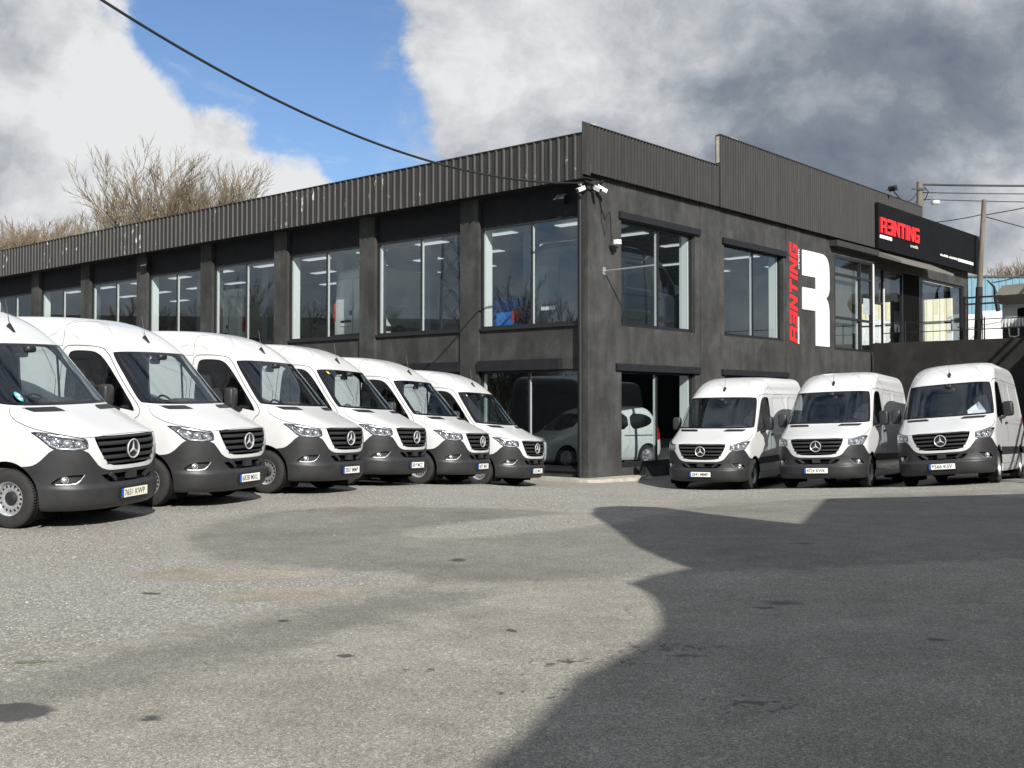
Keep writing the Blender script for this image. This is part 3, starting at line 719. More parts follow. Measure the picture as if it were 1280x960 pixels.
van0 = build_van()

def add_plate(root, text, yellow=False):
    b = MB(); x = -.022; z = .408
    b.box(x - .004, x + .02, -.275, .275, z - .068, z + .068, 1); b.box(x - .008, x - .0042, -.26, .22, z - .056, z + .056, 0)
    b.box(x - .008, x - .0042, .22, .26, z - .056, z + .056, 2)
    p = b.build('number_plate', ['plate_yellowed' if yellow else 'plate_white', 'ink', 'plate_blue'], root)
    mt = Matrix.Translation((x - .0095, .205, z - .038)) @ Matrix(((0, 0, 1, 0), (-1, 0, 0, 0), (0, 1, 0, 0), (0, 0, 0, 1)))
    me = font_mesh(text, 'plate_lettering', .105, 'ink', .41, mt, bold=.0011); link('plate_lettering', me, p)
    return p
VP = [  # x, y, z, yaw, roll, pitch (degrees)
    (-4.771, 14.024, .040, -73.5, -1.93, 1.68), (-3.911, 16.519, .056, -70.6, -.86, 1.54), (-2.774, 19.026, .025, -67.6, .84, 1.26),
    (-1.870, 21.637, -.029, -66.1, 1.52, .69), (-.660, 24.230, -.193, -66.4, 1.47, 1.02), (.569, 26.778, -.440, -62.4, 2.15, 1.83),
    (4.461, 26.376, -.500, 29.5, -.62, .27), (6.789, 24.822, -.324, 29.7, -2.09, -1.54), (9.080, 23.430, -.158, 30.8, -4.68, -1.64)]
def pose(x, y, z, yaw, roll, pitch):
    yaw, roll, pitch = map(R_, (yaw, roll, pitch))
    b = Vector((math.sin(yaw), math.cos(yaw), 0)); rt = Vector((-math.cos(yaw), math.sin(yaw), 0)); u = Vector((0, 0, 1))
    r2 = rt * math.cos(roll) + u * math.sin(roll); u2 = u * math.cos(roll) - rt * math.sin(roll)
    b2 = b * math.cos(pitch) + u2 * math.sin(pitch); u3 = u2 * math.cos(pitch) - b * math.sin(pitch)
    m = Matrix.Identity(4)
    for i in range(3): m[i][0] = b2[i]; m[i][1] = r2[i]; m[i][2] = u3[i]; m[i][3] = (x, y, z)[i]
    return m
VL = ['white van closest to the camera at the left edge, round teal sticker on its windscreen',
      'white van with plate 6838 MXL, second from the left edge, beside the stickered one',
      'white van with plate 2857 MMP, third from the left edge in the slanted row',
      'white van with plate 5819 MCZ and a yellow sticker at its windscreen corner',
      'white van with plate 5877 MKF, last but one of its row before the building corner',
      'white van with plate 5333 MKZ, last of its row, by the building corner',
      'white van with plate 2841 MMP in front of the windows right of the corner',
      'white van with plate 4724 KWK, between two other vans below the big letter',
      'white van with plate 9566 KSV and crumpled paper on its dashboard, at the right edge']
VT = ['7651 KWP', '6838 MXL', '2857 MMP', '5819 MCZ', '5877 MKF', '5333 MKZ', '2841 MMP', '4724 KWK', '9566 KSV']
VANS = [van0] + [copy_tree(van0) for _ in range(8)]
SHOW = [copy_tree(van0) for _ in range(4)]
for i, o in enumerate(VANS):
    o.matrix_world = pose(*VP[i])
    tagp(o, VL[i], 'van', 'white panel vans parked in the yard')
    add_plate(o, VT[i], i == 0)
def sticker(o, y, z, w_, h, m, rnd=False):
    x = float(prof['xf'](z)) + .47 * (1 - math.sqrt(1 - (abs(y) / float(prof['w'](z))) ** 5)) - .012
    b = MB(); n = 16
    if rnd: P = [(w_ / 2 * math.cos(2 * math.pi * k / n), h / 2 * math.sin(2 * math.pi * k / n)) for k in range(n)]
    else: P = [(-w_ / 2, -h / 2), (w_ / 2, -h / 2), (w_ / 2, h / 2), (-w_ / 2, h / 2)]
    V = [(x + 0.96 * q + .0, y + p, z + q) for p, q in P]; b.add(V, [tuple(range(len(P)))]); s_ = b.build('windscreen_sticker', [m], o, fix=False)
    if rnd:
        d = MB(); V = [(x - .004 + .96 * q, y + p, z + q) for p, q in ((-.035, .03), (.03, .03), (.035, .02), (-.01, .005), (.035, -.015), (.03, -.035), (-.035, -.03), (-.03, -.018), (.01, -.015), (-.035, .01))]
        d.add(V, [tuple(range(len(V)))]); d.build('sticker_print', ['plate_white'], s_, fix=False)
sticker(VANS[0], .775, 1.585, .115, .115, 'sticker_teal', True)
sticker(VANS[3], .70, 2.165, .09, .05, 'sticker_yellow')
sticker(VANS[5], .72, 2.15, .05, .035, 'plate_white')
b = MB(); b.add([(1.32, -.78, 1.53), (1.33, -.40, 1.50), (1.42, -.38, 1.60), (1.50, -.56, 1.74), (1.46, -.62, 1.78), (1.40, -.74, 1.60), (1.45, -.60, 1.60)], [(0, 1, 6), (1, 2, 6), (2, 3, 6), (3, 4, 6), (4, 5, 6), (5, 0, 6)])
cp = b.build('crumpled_paper', ['paper'], None, fix=False, label='crumpled white paper on the dashboard of the van at the right edge', cat='paper')
cp.matrix_world = pose(*VP[8])
# ------------------------------------------------------------------ a small people carrier (also the blue car upstairs)
prof2 = dict(
    xf=vz([(.2, .12), (.3, .02), (.5, .0), (.68, .01), (.78, .08), (.86, .26), (.95, .55), (1.02, .82), (1.06, .90), (1.55, 1.62), (1.66, 1.85), (1.74, 2.15), (1.78, 2.6)]),
    w=vz([(.2, .82), (.3, .87), (.6, .90), (1.0, .88), (1.4, .80), (1.62, .73), (1.72, .64), (1.77, .45), (1.78, 0)]),
    L=vz([(.2, .6), (.8, .6), (1.0, .5), (1.6, .4), (1.78, .5)]), q=vz([(.2, 2.8), (.8, 2.9), (1.05, 4), (1.6, 4.2), (1.78, 3)]),
    xr=vz([(.2, 4.30), (.5, 4.36), (.9, 4.34), (1.3, 4.24), (1.6, 4.08), (1.74, 3.9), (1.78, 3.5)]))
S0, N0 = S, N
S = Shell(prof2, np.concatenate([np.arange(.2, 1.06, .04), np.arange(1.06, 1.62, .04), [1.64, 1.67, 1.70, 1.725, 1.745, 1.76, 1.77, 1.776, 1.78]]), 56, .16)
for cx in (.85, 3.80): S.cut(circ(cx, .31, .375), label='hole')
S.cut(in_poly(chaikin([(-.3, 1.06), (.70, 1.07), (.66, 1.5), (.55, 1.56), (-.3, 1.58)], 1), 'front', front), ['body'], 'windscreen')
for p_ in ([(1.45, 1.06), (2.30, 1.08), (2.28, 1.56), (1.95, 1.54)], [(2.38, 1.08), (3.10, 1.10), (3.10, 1.57), (2.38, 1.57)], [(3.18, 1.10), (3.55, 1.12), (3.98, 1.25), (4.02, 1.42), (3.75, 1.55), (3.18, 1.57)]):
    S.cut(in_poly(chaikin(p_, 1), 'side', sidec), ['body'], 'window')
S.cut(in_poly(chaikin([(.50, .70), (.80, .80), (.80, .90), (.62, .88), (.45, .78)], 1), 'front', lambda P: P[:, 0] < .9), ['body'], 'headlight')
S.cut(in_poly([(4.10, .78), (9, .78), (9, 1.30), (4.08, 1.30)], 'side', lambda P: P[:, 1] > .6), ['body'], 'tail')
gapcut(chaikin([(1.28, .40), (2.34, .40), (2.34, 1.62), (1.95, 1.60), (1.3, 1.08)], 1), .004, None)
gapcut(chaikin([(2.36, .40), (3.13, .40), (3.13, 1.62), (2.36, 1.62)], 1), .004, None)
S.cut(in_poly([(2.9, .90), (4.0, .90), (4.0, .935), (2.9, .935)], 'side', sidec), ['body'], 'rail')
N = S.normals()
def build_mpv():
    r = empty('people_carrier')
    bd = grab('body', ['body'], ['van_white'], r, both=True, skirt=.02)
    grab('shut_line', ['gap', 'rail'], ['gap'], bd, both=True, off=-.004)
    grab('windscreen', ['windscreen'], ['windscreen'], r, both=True)
    for sd in (1, -1):
        grab('window', ['window'], ['side_glass'], r, side=sd); grab('headlight', ['headlight'], ['lamp_grey'], r, side=sd); grab('tail_light', ['tail'], ['red_lens'], r, side=sd, off=.004)
        m = MB(); m.sq((1.45, sd * 1.0, 1.12), (.12, .18, .16), .5, 12); m.build('mirror', ['van_white'], r, 60)
        for cx in (.85, 3.80):
            t = MB(); t.lathe([(.2, -.09 * sd), (.29, -.10 * sd), (.31, -.06 * sd), (.31, .06 * sd), (.29, .10 * sd), (.2, .09 * sd)], 28, 'y', (cx, sd * .77, .31)); wh = t.build('wheel', ['rubber'], r, 50)
            t = MB(); t.lathe([(.205, .085 * sd), (.19, .09 * sd), (.17, .05 * sd), (.001, .05 * sd)], 28, 'y', (cx, sd * .77, .31))
            for k in range(7):
                a = 2 * math.pi * k / 7; t.bar((cx + .03 * math.cos(a), sd * (.77 + .085), .31 + .03 * math.sin(a)), (cx + .19 * math.cos(a), sd * (.77 + .08), .31 + .19 * math.sin(a)), .03, .055)
            t.build('rim', ['rim_silver'], wh)
            t = MB(); t.lathe([(.375, .0), (.375, -.28 * sd), (.001, -.28 * sd)], 24, 'y', (cx, sd * .86, .31)); t.build('arch_liner', ['black_void'], r)
    t = MB(); t.sq((2.1, -.38, 1.0), (.16, .46, .7), .5, 12); t.sq((2.1, .38, 1.0), (.16, .46, .7), .5, 12); t.box(1.0, 4.2, -.7, .7, .3, .5); t.box(.95, 1.4, -.75, .75, .7, 1.02); t.build('cabin', ['cabin_dark'], r, 50)
    return r
mpv = build_mpv(); blue_car = copy_tree(mpv)
S, N = S0, N0

# ------------------------------------------------------------------ showroom building (local x = along the right front, local y = along the left front)
C0 = Vector((1.98, 29.0, 0)); VA = Vector((.656, .7548, 0)); UA = Vector((-.7548, .656, 0))
BM = Matrix(((VA.x, UA.x, 0, C0.x), (VA.y, UA.y, 0, C0.y), (0, 0, 1, 0), (0, 0, 0, 1)))
def W(a, b, z=0.0): return BM @ Vector((a, b, z))
bld = empty('showroom_building', matrix=BM, label='long two storey dark grey showroom with a ribbed metal roof edge and big windows', cat='building')
PB = [4.25 + 4.375 * k for k in range(10)]          # pilaster centres on the left front
BAYS = [(.34, 3.9)] + [(PB[k] + .35, PB[k + 1] - .35) for k in range(9)]
ZU0, ZU1, ZL0, ZL1 = 3.73, 6.58, -.12, 2.50
b = MB()   # right front wall
for a0, a1 in ((.0, 1.50), (5.27, 6.95), (10.82, 14.72)): b.box(a0, a1, 0, .34, -1.3, 7.66)
for a0, a1 in ((1.50, 5.27), (6.95, 10.82)): b.box(a0, a1, 0, .34, 6.60, 7.66); b.box(a0, a1, 0, .34, 2.50, 3.70); b.box(a0, a1, 0, .34, -1.3, -.14)
b.box(14.72, 18.2, 0, .34, 7.02, 7.66); b.box(14.72, 18.2, 0, .34, -1.3, 3.58); b.box(18.2, 28.7, 0, .34, 6.95, 7.66); b.box(28.15, 28.7, 0, .5, 3.9, 6.95)
wall = b.build('wall', ['render_dark'], bld)
for a0, a1 in ((5.55, 6.68), (10.98, 12.0)):
    b = MB(); b.box(a0, a1, -.018, .0, -.6, 7.64); b.build('wall_pier', ['render_dark'], bld)
for k, pb in enumerate(PB):
    b = MB(); b.box(0, .5, pb - .35, pb + .35, -1.3, 7.5); b.build('pilaster', ['render_dark'], bld)
for k, (b0, b1) in enumerate(BAYS):
    b = MB(); b.box(.14, .45, b0, b1, 6.60, 7.5); b.build('lintel_panel', ['lintel_dark'], bld)
    b = MB(); b.box(.09, .45, b0, b1, 2.52, 3.66); b.build('spandrel', ['render_dark'], bld)
    b = MB(); b.box(.09, .45, b0, b1, -1.3, -.15); b.build('plinth', ['render_dark'], bld)
def window(a0, a1, z0, z1, axis, mull, reveal_side, wide, depth=.15):
    # axis 'L': plane a=depth, runs along b; axis 'R': plane b=depth, runs along a
    def bx(m, u0, u1, d0, d1, z_0, z_1, mi=0):
        (m.box(d0, d1, u0, u1, z_0, z_1, mi) if axis == 'L' else m.box(u0, u1, d0, d1, z_0, z_1, mi))
    f = MB(); t = .055
    bx(f, a0, a0 + t, depth - .03, depth + .04, z0, z1); bx(f, a1 - t, a1, depth - .03, depth + .04, z0, z1)
    bx(f, a0 + t, a1 - t, depth - .03, depth + .04, z1 - t, z1); bx(f, a0 + t, a1 - t, depth - .03, depth + .04, z0, z0 + t)
    fr = f.build('window', ['frame_black'], bld)
    s_ = MB(); bx(s_, a0 - .01, a1 + .01, depth - .13, depth + .03, z0 - .075, z0 - .004); s_.build('sill', ['frame_black'], fr)
    us = [a0 + t] + list(mull) + [a1 - t]
    for i in range(len(us) - 1):
        p = MB(); e = .0 if i == 0 else .025; g = .0 if i == len(us) - 2 else .025
        u0, u1 = us[i] + e, us[i + 1] - g
        V = [(depth, u0, z0 + t), (depth, u1, z0 + t), (depth, u1, z1 - t), (depth, u0, z1 - t)]
        if axis == 'R': V = [(q[1], q[0], q[2]) for q in V]
        p.add(V, [(0, 1, 2, 3)]); p.build('pane', ['showroom_glass'], fr, fix=False)
    for u in mull:
        m = MB(); bx(m, u - .025, u + .025, depth - .04, depth - .004, z0 + t, z1 - t, 0); bx(m, u - .025, u + .025, depth + .012, depth + .075, z0 + t, z1 - t, 1)
        m.build('mullion', ['frame_black', 'frame_white'], fr)
    r = MB(); wd = .33 if wide else .12
    if reveal_side > 0: bx(r, a1 - t - .05, a1 - t + .03, depth + .05, depth + wd, z0, z1)
    else: bx(r, a0 + t - .03, a0 + t + .05, depth + .05, depth + wd, z0, z1)
    r.build('reveal', ['reveal_white'], fr)
    return fr
for k, (b0, b1) in enumerate(BAYS):
    window(b0 + .005, b1 - .005, ZU0, ZU1, 'L', [b0 + (b1 - b0) * .47], 1, k % 2 == 0)
    window(b0 + .005, b1 - .005, ZL0, ZL1, 'L', [b0 + (b1 - b0) * .50], 1, False)
for a0, a1 in ((1.5, 5.27), (6.95, 10.82)):
    window(a0 + .005, a1 - .005, 3.75, 6.58, 'R', [a0 + (a1 - a0) * .52], 1, True)
    window(a0 + .005, a1 - .005, -.06, 2.48, 'R', [a0 + (a1 - a0) * .50], 1, True)
for a0, a1, z0, z1 in ((1.37, 5.50, 6.62, 6.80), (6.82, 10.98, 6.54, 6.72), (1.22, 5.48, 2.49, 2.68), (6.76, 11.1, 2.49, 2.66)):
    b = MB(); b.box(a0, a1, -.075, .11, z0, z1); b.build('lintel', ['lintel_dark'], bld)
for b0, b1 in ((.92, 3.88), (4.62, 8.2), (9.0, 12.5)):
    b = MB(); b.box(-.07, .16, b0, b1, 2.51, 2.80); b.build('lintel', ['lintel_dark'], bld)
b = MB(); b.tube([(-.055, .21, -.4), (-.055, .21, 7.45)], .055, 10); b.build('downpipe', ['cable_black'], bld, 60)
b = MB(); b.tube([(17.9, -.07, -.4), (17.9, -.07, 3.4), (17.9, -.02, 3.6)], .06, 10); b.build('downpipe', ['lintel_dark'], bld, 60)
# roof, floors, ceilings, inner walls
b = MB(); b.box(-.15, 28.4, .1, 47.6, 7.70, 7.9); b.build('roof', ['roof_dark'], bld)
b = MB(); b.box(.5, 18.0, .36, 47.5, 3.24, 3.42); b.box(.46, 18.0, .36, 47.5, -.5, -.25); b.build('floor', ['floor_int'], bld)
b = MB(); b.box(.46, 28.4, .36, 47.5, 6.80, 6.9); b.build('ceiling', ['ceiling_int'], bld)
b = MB()
for u in np.arange(1.2, 17.5, 1.2): b.box(u, u + .03, .5, 30, 6.785, 6.799)
for u in np.arange(1.2, 30, 1.2): b.box(.6, 17.5, u, u + .03, 6.775, 6.784)
b.build('ceiling_grid', ['wall_int_dark'], bld)
b = MB(); b.box(.46, 17.6, 47.5, 47.7, -1, 7.6); b.box(17.6, 17.8, .36, 47.5, -1, 3.5); b.box(17.6, 17.8, 6, 47.5, 3.5, 6.8); b.build('back_wall', ['wall_int_dark'], bld)
b = MB(); b.box(9.0, 9.15, 7.0, 30.0, 3.42, 6.8); b.build('partition', ['wall_int'], bld)
for k in range(1, 9):
    b = MB(); b.box(2.6, 2.95, PB[k - 1] - .18, PB[k - 1] + .18, 3.42, 6.8); b.build('column', ['wall_int'], bld)
for a in (1.9, 4.6, 7.4, 11.5, 14.5):
    for k in range(11):
        if a > 9 and k > 1: continue
        bb = 1.4 + 2.9 * k; b = MB(); b.box(a, a + .32, bb, bb + 1.25, 6.755, 6.774); b.build('ceiling_light', ['light_panel'], bld)
b = MB(); b.box(2.0, 5.5, .8, 1.1, 2.62, 2.72); b.box(1.5, 1.8, .8, 4.5, 2.62, 2.72); b.build('ceiling_light', ['light_panel'], bld)
# ribbed roof edge: pans with raised ribs, in separate sheets
def clad_sheet(name, length, h, axis, rib=.272):
    # profile runs along u; d = outward
    P = []; MI = []; n = int(round(length / rib)); r = length / n
    for i in range(n):
        u = i * r; P += [(u, 0), (u + r - .085, 0), (u + r - .065, .042), (u + r - .020, .042), (u + r, 0)]
    V = []; F = []; mi = []
    def pt(u, d, z): return (-d, u, z) if axis == 'L' else (u, -d, z)
    Q = []
    for i in range(n):
        u = i * r; Q += [(u, 0), (u + r - .085, 0), (u + r - .062, .042), (u + r - .022, .042)]
    Q.append((length, 0)); k = len(Q)
    for z in (0, h): V += [pt(u, d, z) for u, d in Q]
    for z in (0, h): V += [pt(u, -.03, z) for u, d in Q]
    for i in range(k - 1):
        F.append((i, i + 1, k + i + 1, k + i)); mi.append(0 if i % 4 == 0 else 1)
        F.append((2 * k + i, 3 * k + i, 3 * k + i + 1, 2 * k + i + 1)); mi.append(0)
        F.append((k + i, k + i + 1, 3 * k + i + 1, 3 * k + i)); mi.append(0)
        F.append((i, 2 * k + i, 2 * k + i + 1, i + 1)); mi.append(0)
    return mesh(name, V, F, ['cladding', 'cladding_rib'], mi)
shL = clad_sheet('cladding_sheet', 1.088, 1.16, 'L'); shR = clad_sheet('cladding_sheet', 1.084, 1.24, 'R', .155); shR2 = clad_sheet('cladding_sheet', 1.084, 2.2, 'R', .155)
for m_ in (shR, shR2): m_.materials[1] = M['cladding']
for i in range(44):
    o = link('cladding_sheet', shL, bld); o.location = (-.50, -.20 + 1.09 * i, 7.39)
for i in range(6):
    o = link('cladding_sheet', shR, bld); o.location = (-.14 + 1.086 * i, -.15, 7.60)
o = link('cladding_sheet', shR, bld); o.location = (-.14 + 1.086 * 6 - .0, -.15, 7.60); o.scale = (.06, 1, 1)
for i in range(15):
    o = link('cladding_sheet', shR2, bld); o.location = (6.45 + 1.086 * i, -.152, 7.60)
b = MB(); b.box(-.46, .1, -.18, 47.6, 7.42, 7.45); b.box(-.1, 22.7, -.12, .1, 7.63, 7.66); b.build('soffit', ['lintel_dark'], bld)
b = MB(); b.box(-.515, -.155, -.215, -.205, 7.50, 8.86); b.box(-.54, -.44, -.205, 47.6, 8.552, 8.575); b.box(-.14, 6.44, -.20, -.10, 8.842, 8.862); b.box(6.43, 22.75, -.20, -.10, 9.802, 9.824); b.box(6.41, 6.448, -.195, -.03, 8.86, 9.80)
b.build('flashing', ['cladding'], bld)
b = MB(); b.box(-.42, -.30, -.1, 47.4, 7.5, 8.5); b.box(.0, 22.5, .0, .10, 7.68, 8.8); b.box(6.6, 22.5, .001, .08, 8.8, 9.7); b.build('parapet_back', ['roof_dark'], bld)
for bx_ in ((-.12, .12, -.19, -.1, 8.864, 8.89), (7.1, 7.5, -.19, -.11, 9.826, 9.85), (6.404, 6.409, -.17, -.06, 8.95, 9.75)): b = MB(); b.box(*bx_); b.build('peeling_trim', ['concrete_pale'], bld)
# glazed bay and entrance above the retaining wall
b = MB()
for a in (14.72, 16.95, 18.02): b.box(a, a + .09, .0, .12, 3.58, 7.02)
for z in (3.58, 4.72, 6.30, 6.93): b.box(14.81, 18.02, .01, .11, z, z + .085)
fr = b.build('window', ['frame_black'], bld)
for a0, a1 in ((14.81, 16.95), (17.04, 18.02)):
    for z0, z1 in ((3.665, 4.72), (4.805, 6.30), (6.385, 6.93)):
        p = MB(); p.add([(a0, .06, z0), (a1, .06, z0), (a1, .06, z1), (a0, .06, z1)], [(0, 1, 2, 3)]); p.build('pane', ['showroom_glass'], fr, fix=False)
b = MB(); b.box(16.90, 16.945, .10, .16, 3.66, 6.3); b.box(18.115, 18.185, -.02, .10, 3.55, 7.0); b.build('mullion', ['frame_white'], fr)
b = MB(); b.box(17.45, 18.0, .09, .10, 5.05, 5.65); b.build('notice', ['paper'], fr)
b = MB(); b.box(14.9, 17.9, .35, .40, 3.5, 6.9); b.build('blind', ['brown_sheet'], fr)
b = MB(); b.box(14.35, 18.0, -.30, .0, 7.28, 7.48); b.build('shutter_box', ['cladding'], bld)
b = MB(); b.prism([(-.16, 7.50), (-1.15, 7.02), (-1.15, 6.94), (-.16, 7.30)], lambda y, z: (18.05, y, z), lambda y, z: (23.6, y, z)); b.build('canopy', ['canopy_grey'], bld)
b = MB()
b.box(22.95, 23.35, .06, .16, 3.9, 6.95); b.box(28.05, 28.15, .06, .16, 3.9, 6.95); b.box(23.35, 28.05, .07, .15, 3.9, 4.0); b.box(23.35, 28.05, .07, .15, 6.85, 6.95); b.build('window', ['frame_black'], bld)
b = MB()
for a in (18.2, 19.25, 21.15): b.box(a, a + .10, .06, .16, 3.9, 6.95)
for a0, a1 in ((18.3, 19.25), (19.35, 21.15)):
    b.box(a0, a1, .07, .15, 3.9, 4.0); b.box(a0, a1, .07, .15, 6.85, 6.95)
b.box(18.3, 19.25, .07, .15, 5.5, 5.6)
fr = b.build('entrance', ['frame_black'], bld)
b = MB(); b.box(21.25, 22.95, .08, .6, 3.9, 6.95); b.build('column', ['black_void'], fr)  # black colour paints in the deep shade of the entrance recess
for a0, a1 in ((18.3, 19.25), (19.35, 21.15), (23.35, 28.05)):
    p = MB(); p.add([(a0, .11, 4.0), (a1, .11, 4.0), (a1, .11, 6.85), (a0, .11, 6.85)], [(0, 1, 2, 3)]); p.build('pane', ['showroom_glass'], fr, fix=False)
b = MB(); b.box(19.21, 19.248, -.0, .05, 3.95, 6.4); b.box(18.205, 18.26, .0, .05, 3.9, 6.95); b.build('mullion', ['frame_white'], fr)
b = MB(); b.box(28.2, 28.6, 6.5, 8.0, 3.9, 6.95); b.box(17.85, 28.6, 8.0, 8.2, 3.9, 6.8)
for y in (2.3, 4.4): b.box(28.45, 28.55, y, y + .1, 3.9, 6.9)
b.box(28.45, 28.55, .5, 6.5, 5.35, 5.43); b.box(28.45, 28.55, .5, 6.5, 6.5, 6.95); b.build('end_window', ['frame_black'], bld)
# security cameras, lamps, bracket, loose cables (each a thing of its own on the wall)
def cctv(a, b_, z, dirv, lab):
    r = empty('security_camera', W(a, b_, z), (0, 0, math.atan2(VA.y, VA.x)), label=lab, cat='security camera', group='security cameras on the corner')
    d = Vector(dirv).normalized(); x = MB(); x.bar(d * -.05, d * .20, .10, .10); x.build('housing', ['white_plastic'], r)
    y = MB(); y.bar(d * .2005, d * .212, .075, .075); y.build('lens', ['black_plastic'], r)
    q = MB(); q.tube([(0, 0, .0), (0, .06, .10), (.02, .14, .12)], .025, 6); q.build('bracket', ['white_plastic'], r)
cctv(-.28, -.05, 7.18, (-1, .15, -.45), 'white security camera under the roof corner aimed along the left front')
cctv(.10, -.20, 7.22, (-.25, -1, -.5), 'white security camera at the wall corner aimed down into the yard')
cctv(.30, -.18, 7.25, (1, -.45, -.45), 'white security camera at the wall corner aimed along the right front')
r = empty('security_camera', W(1.0, -.12, 5.9), (0, 0, math.atan2(VA.y, VA.x)), label='small pale camera alone on the right front wall beside the first upper window', cat='security camera', group='security cameras on the corner')
x = MB(); x.bar((-.10, -.12, .0), (.12, -.10, .02), .11, .12); x.build('housing', ['white_plastic'], r)
x = MB(); x.bar((0, -.09, -.14), (0, .115, -.09), .14, .06); x.build('bracket', ['black_plastic'], r)
b = MB(); b.box(-.2, -.14, -.205, -.20, 7.58, 7.80)
tagp(b.build('junction_box', ['white_plastic'], None), 'small white junction box on the roof edge right at the building corner', 'junction box').matrix_world = BM
def flood(name, loc, rot, lab):
    r = empty(name, loc, rot, label=lab, cat='floodlight', group='floodlights on the building')
    x = MB(); x.add([(-.19, -.05, -.11), (.19, -.05, -.11), (.19, -.05, .11), (-.19, -.05, .11), (-.15, .06, -.08), (.15, .06, -.08), (.15, .06, .08), (-.15, .06, .08)], [(0, 1, 5, 4), (1, 2, 6, 5), (2, 3, 7, 6), (3, 0, 4, 7), (4, 5, 6, 7)]); x.build('housing', ['black_plastic'], r)
    x = MB(); x.box(-.17, .17, -.052, -.046, -.09, .09); x.build('glass', ['lamp_grey'], r)
    x = MB(); x.tube([(-.2, .0, 0), (-.2, .14, .02), (.2, .14, .02), (.2, 0, 0)], .012, 5); x.tube([(0, .14, .02), (0, .26, .08)], .02, 6); x.build('bracket', ['black_plastic'], r)
ra = math.atan2(VA.y, VA.x)
flood('floodlight', W(-.12, .80, 7.05), (R_(-42), 0, ra - R_(90)), 'black floodlight above the window nearest the building corner')
flood('floodlight', W(-.12, 21.3, 6.98), (R_(-42), 0, ra - R_(90)), 'black floodlight above the far left windows of the long front')
flood('floodlight', W(19.1, -.4, 10.0), (R_(-25), 0, ra + R_(75)), 'black floodlight on top of the roof edge above the lit sign')
r = empty('wall_bracket', W(.71, 0, 5.12), (0, 0, ra), label='thin steel arm sticking out of the corner wall beside the first upper window', cat='bracket')
x = MB(); x.tube([(0, 0, 0), (.05, -1.55, .03)], .022, 6); x.build('arm', ['galv'], r)
x = MB(); x.box(-.06, .06, -.02, .002, -.1, .1); x.build('plate', ['galv'], r)
b = MB()
b.tube([W(.05, -.12, 7.3), W(.4, -.04, 7.2), W(.55, -.03, 6.8), W(.72, -.03, 6.5), W(.95, -.03, 6.75), W(1.0, -.03, 6.4), W(1.02, -.04, 5.95)], .012, 5); b.tube([W(-.3, -.15, 7.35), W(0, -.19, 7.3), W(.35, -.12, 7.42), W(.6, -.05, 7.5)], .03, 6)
b.tube([W(.55, -.02, 7.1), W(.58, -.02, 6.4), W(.75, -.02, 6.05), W(.95, -.02, 6.5)], .008, 4)
tagp(b.build('loose_cable', ['cable_black'], None, 60), 'tangle of black cables hanging on the wall below the cameras', 'cable')
# lettering
def letters(parent, m, polys, f0, f1, name='letter'):
    for L_ in polys:
        b = MB()
        for P in L_: b.prism(P, f0, f1)
        b.build(name, [m], parent)
def rect(x0, y0, x1, y1): return [(x0, y0), (x1, y0), (x1, y1), (x0, y1)]
def word():
    G = []
    G.append([rect(0, 0, .24, 1), [(.24, .78), (.60, .78), (.60, 1), (.24, 1)], [(.60, .46), (.82, .56), (.82, .88), (.70, 1), (.60, 1)], rect(.24, .34, .60, .52), rect(.60, 0, .82, .46)])
    G.append([rect(.55, 0, .78, 1), rect(.0, .80, .55, 1), rect(.1, .40, .55, .60), rect(.0, 0, .55, .20)])
    G.append([rect(0, 0, .22, 1), [(.22, 1), (.22, .62), (.56, 0), (.56, .38)], rect(.56, 0, .78, 1)])
    G.append([rect(0, .79, .76, 1), rect(.27, 0, .49, .79)])
    G.append([rect(0, 0, .23, 1)])
    G.append([rect(0, 0, .22, 1), [(.22, 1), (.22, .62), (.56, 0), (.56, .38)], rect(.56, 0, .78, 1)])
    G.append([rect(0, .08, .22, .92), [(0, .92), (.22, .79), (.76, .79), (.76, 1), (.08, 1)], [(.0, .08), (.08, 0), (.68, 0), (.76, .08), (.76, .2), (.22, .2)], rect(.54, .2, .76, .56), rect(.36, .40, .54, .56)])
    x = 0; out = []
    for g, w_ in zip(G, (.82, .78, .78, .76, .23, .78, .76)):
        out.append([[(p[0] + x, p[1]) for p in P] for P in g]); x += w_ + .09
    return out, x - .09
WD, WL = word()
sg = empty('sign_board', matrix=BM, label='black fascia board with red block lettering and a white bar above the entrance', cat='sign')
b = MB(); b.box(17.86, 29.22, -.34, -.20, 7.56, 9.31); b.build('panel', ['sign_black'], sg)
kx, kz = 3.88 / WL, .60
letters(sg, 'letter_red', WD, lambda x, y: (17.82 + .16 + x * kx, -.341, 8.16 + y * kz), lambda x, y: (17.82 + .16 + x * kx, -.40, 8.16 + y * kz))
b = MB(); b.box(17.98, 19.1, -.37, -.341, 7.96, 8.09); b.build('white_bar', ['letter_white'], sg)
b = MB(); b.box(26.4, 28.35, -.36, -.341, 7.90, 8.03); b.build('white_bar', ['letter_white'], sg)
XZ = Matrix(((1, 0, 0, 0), (0, 0, -1, 0), (0, 1, 0, 0), (0, 0, 0, 1)))
me = font_mesh('credit', 'small_lettering', .17, 'letter_white', .80, bold=.002, mtx=Matrix.Translation((21.02, -.346, 7.94)) @ XZ); link('small_lettering', me, sg)
b = MB(); x = 24.3
rr_ = random.Random(3)
for i in range(17):
    if i == 8: x += .06
    wd = rr_.choice((.05, .07, .06)); b.box(x, x + wd, -.35, -.341, 7.93, 8.03 - rr_.choice((0, 0, .03))); b.box(x + wd + .001, x + wd + .035, -.35, -.341, 7.97, 7.985); x += .118
b.build('small_lettering', ['letter_white'], sg)
ws_ = empty('wall_lettering', matrix=BM, label='vertical red block word with a white bar painted beside the big letter', cat='lettering')
kz2 = 3.34 / WL
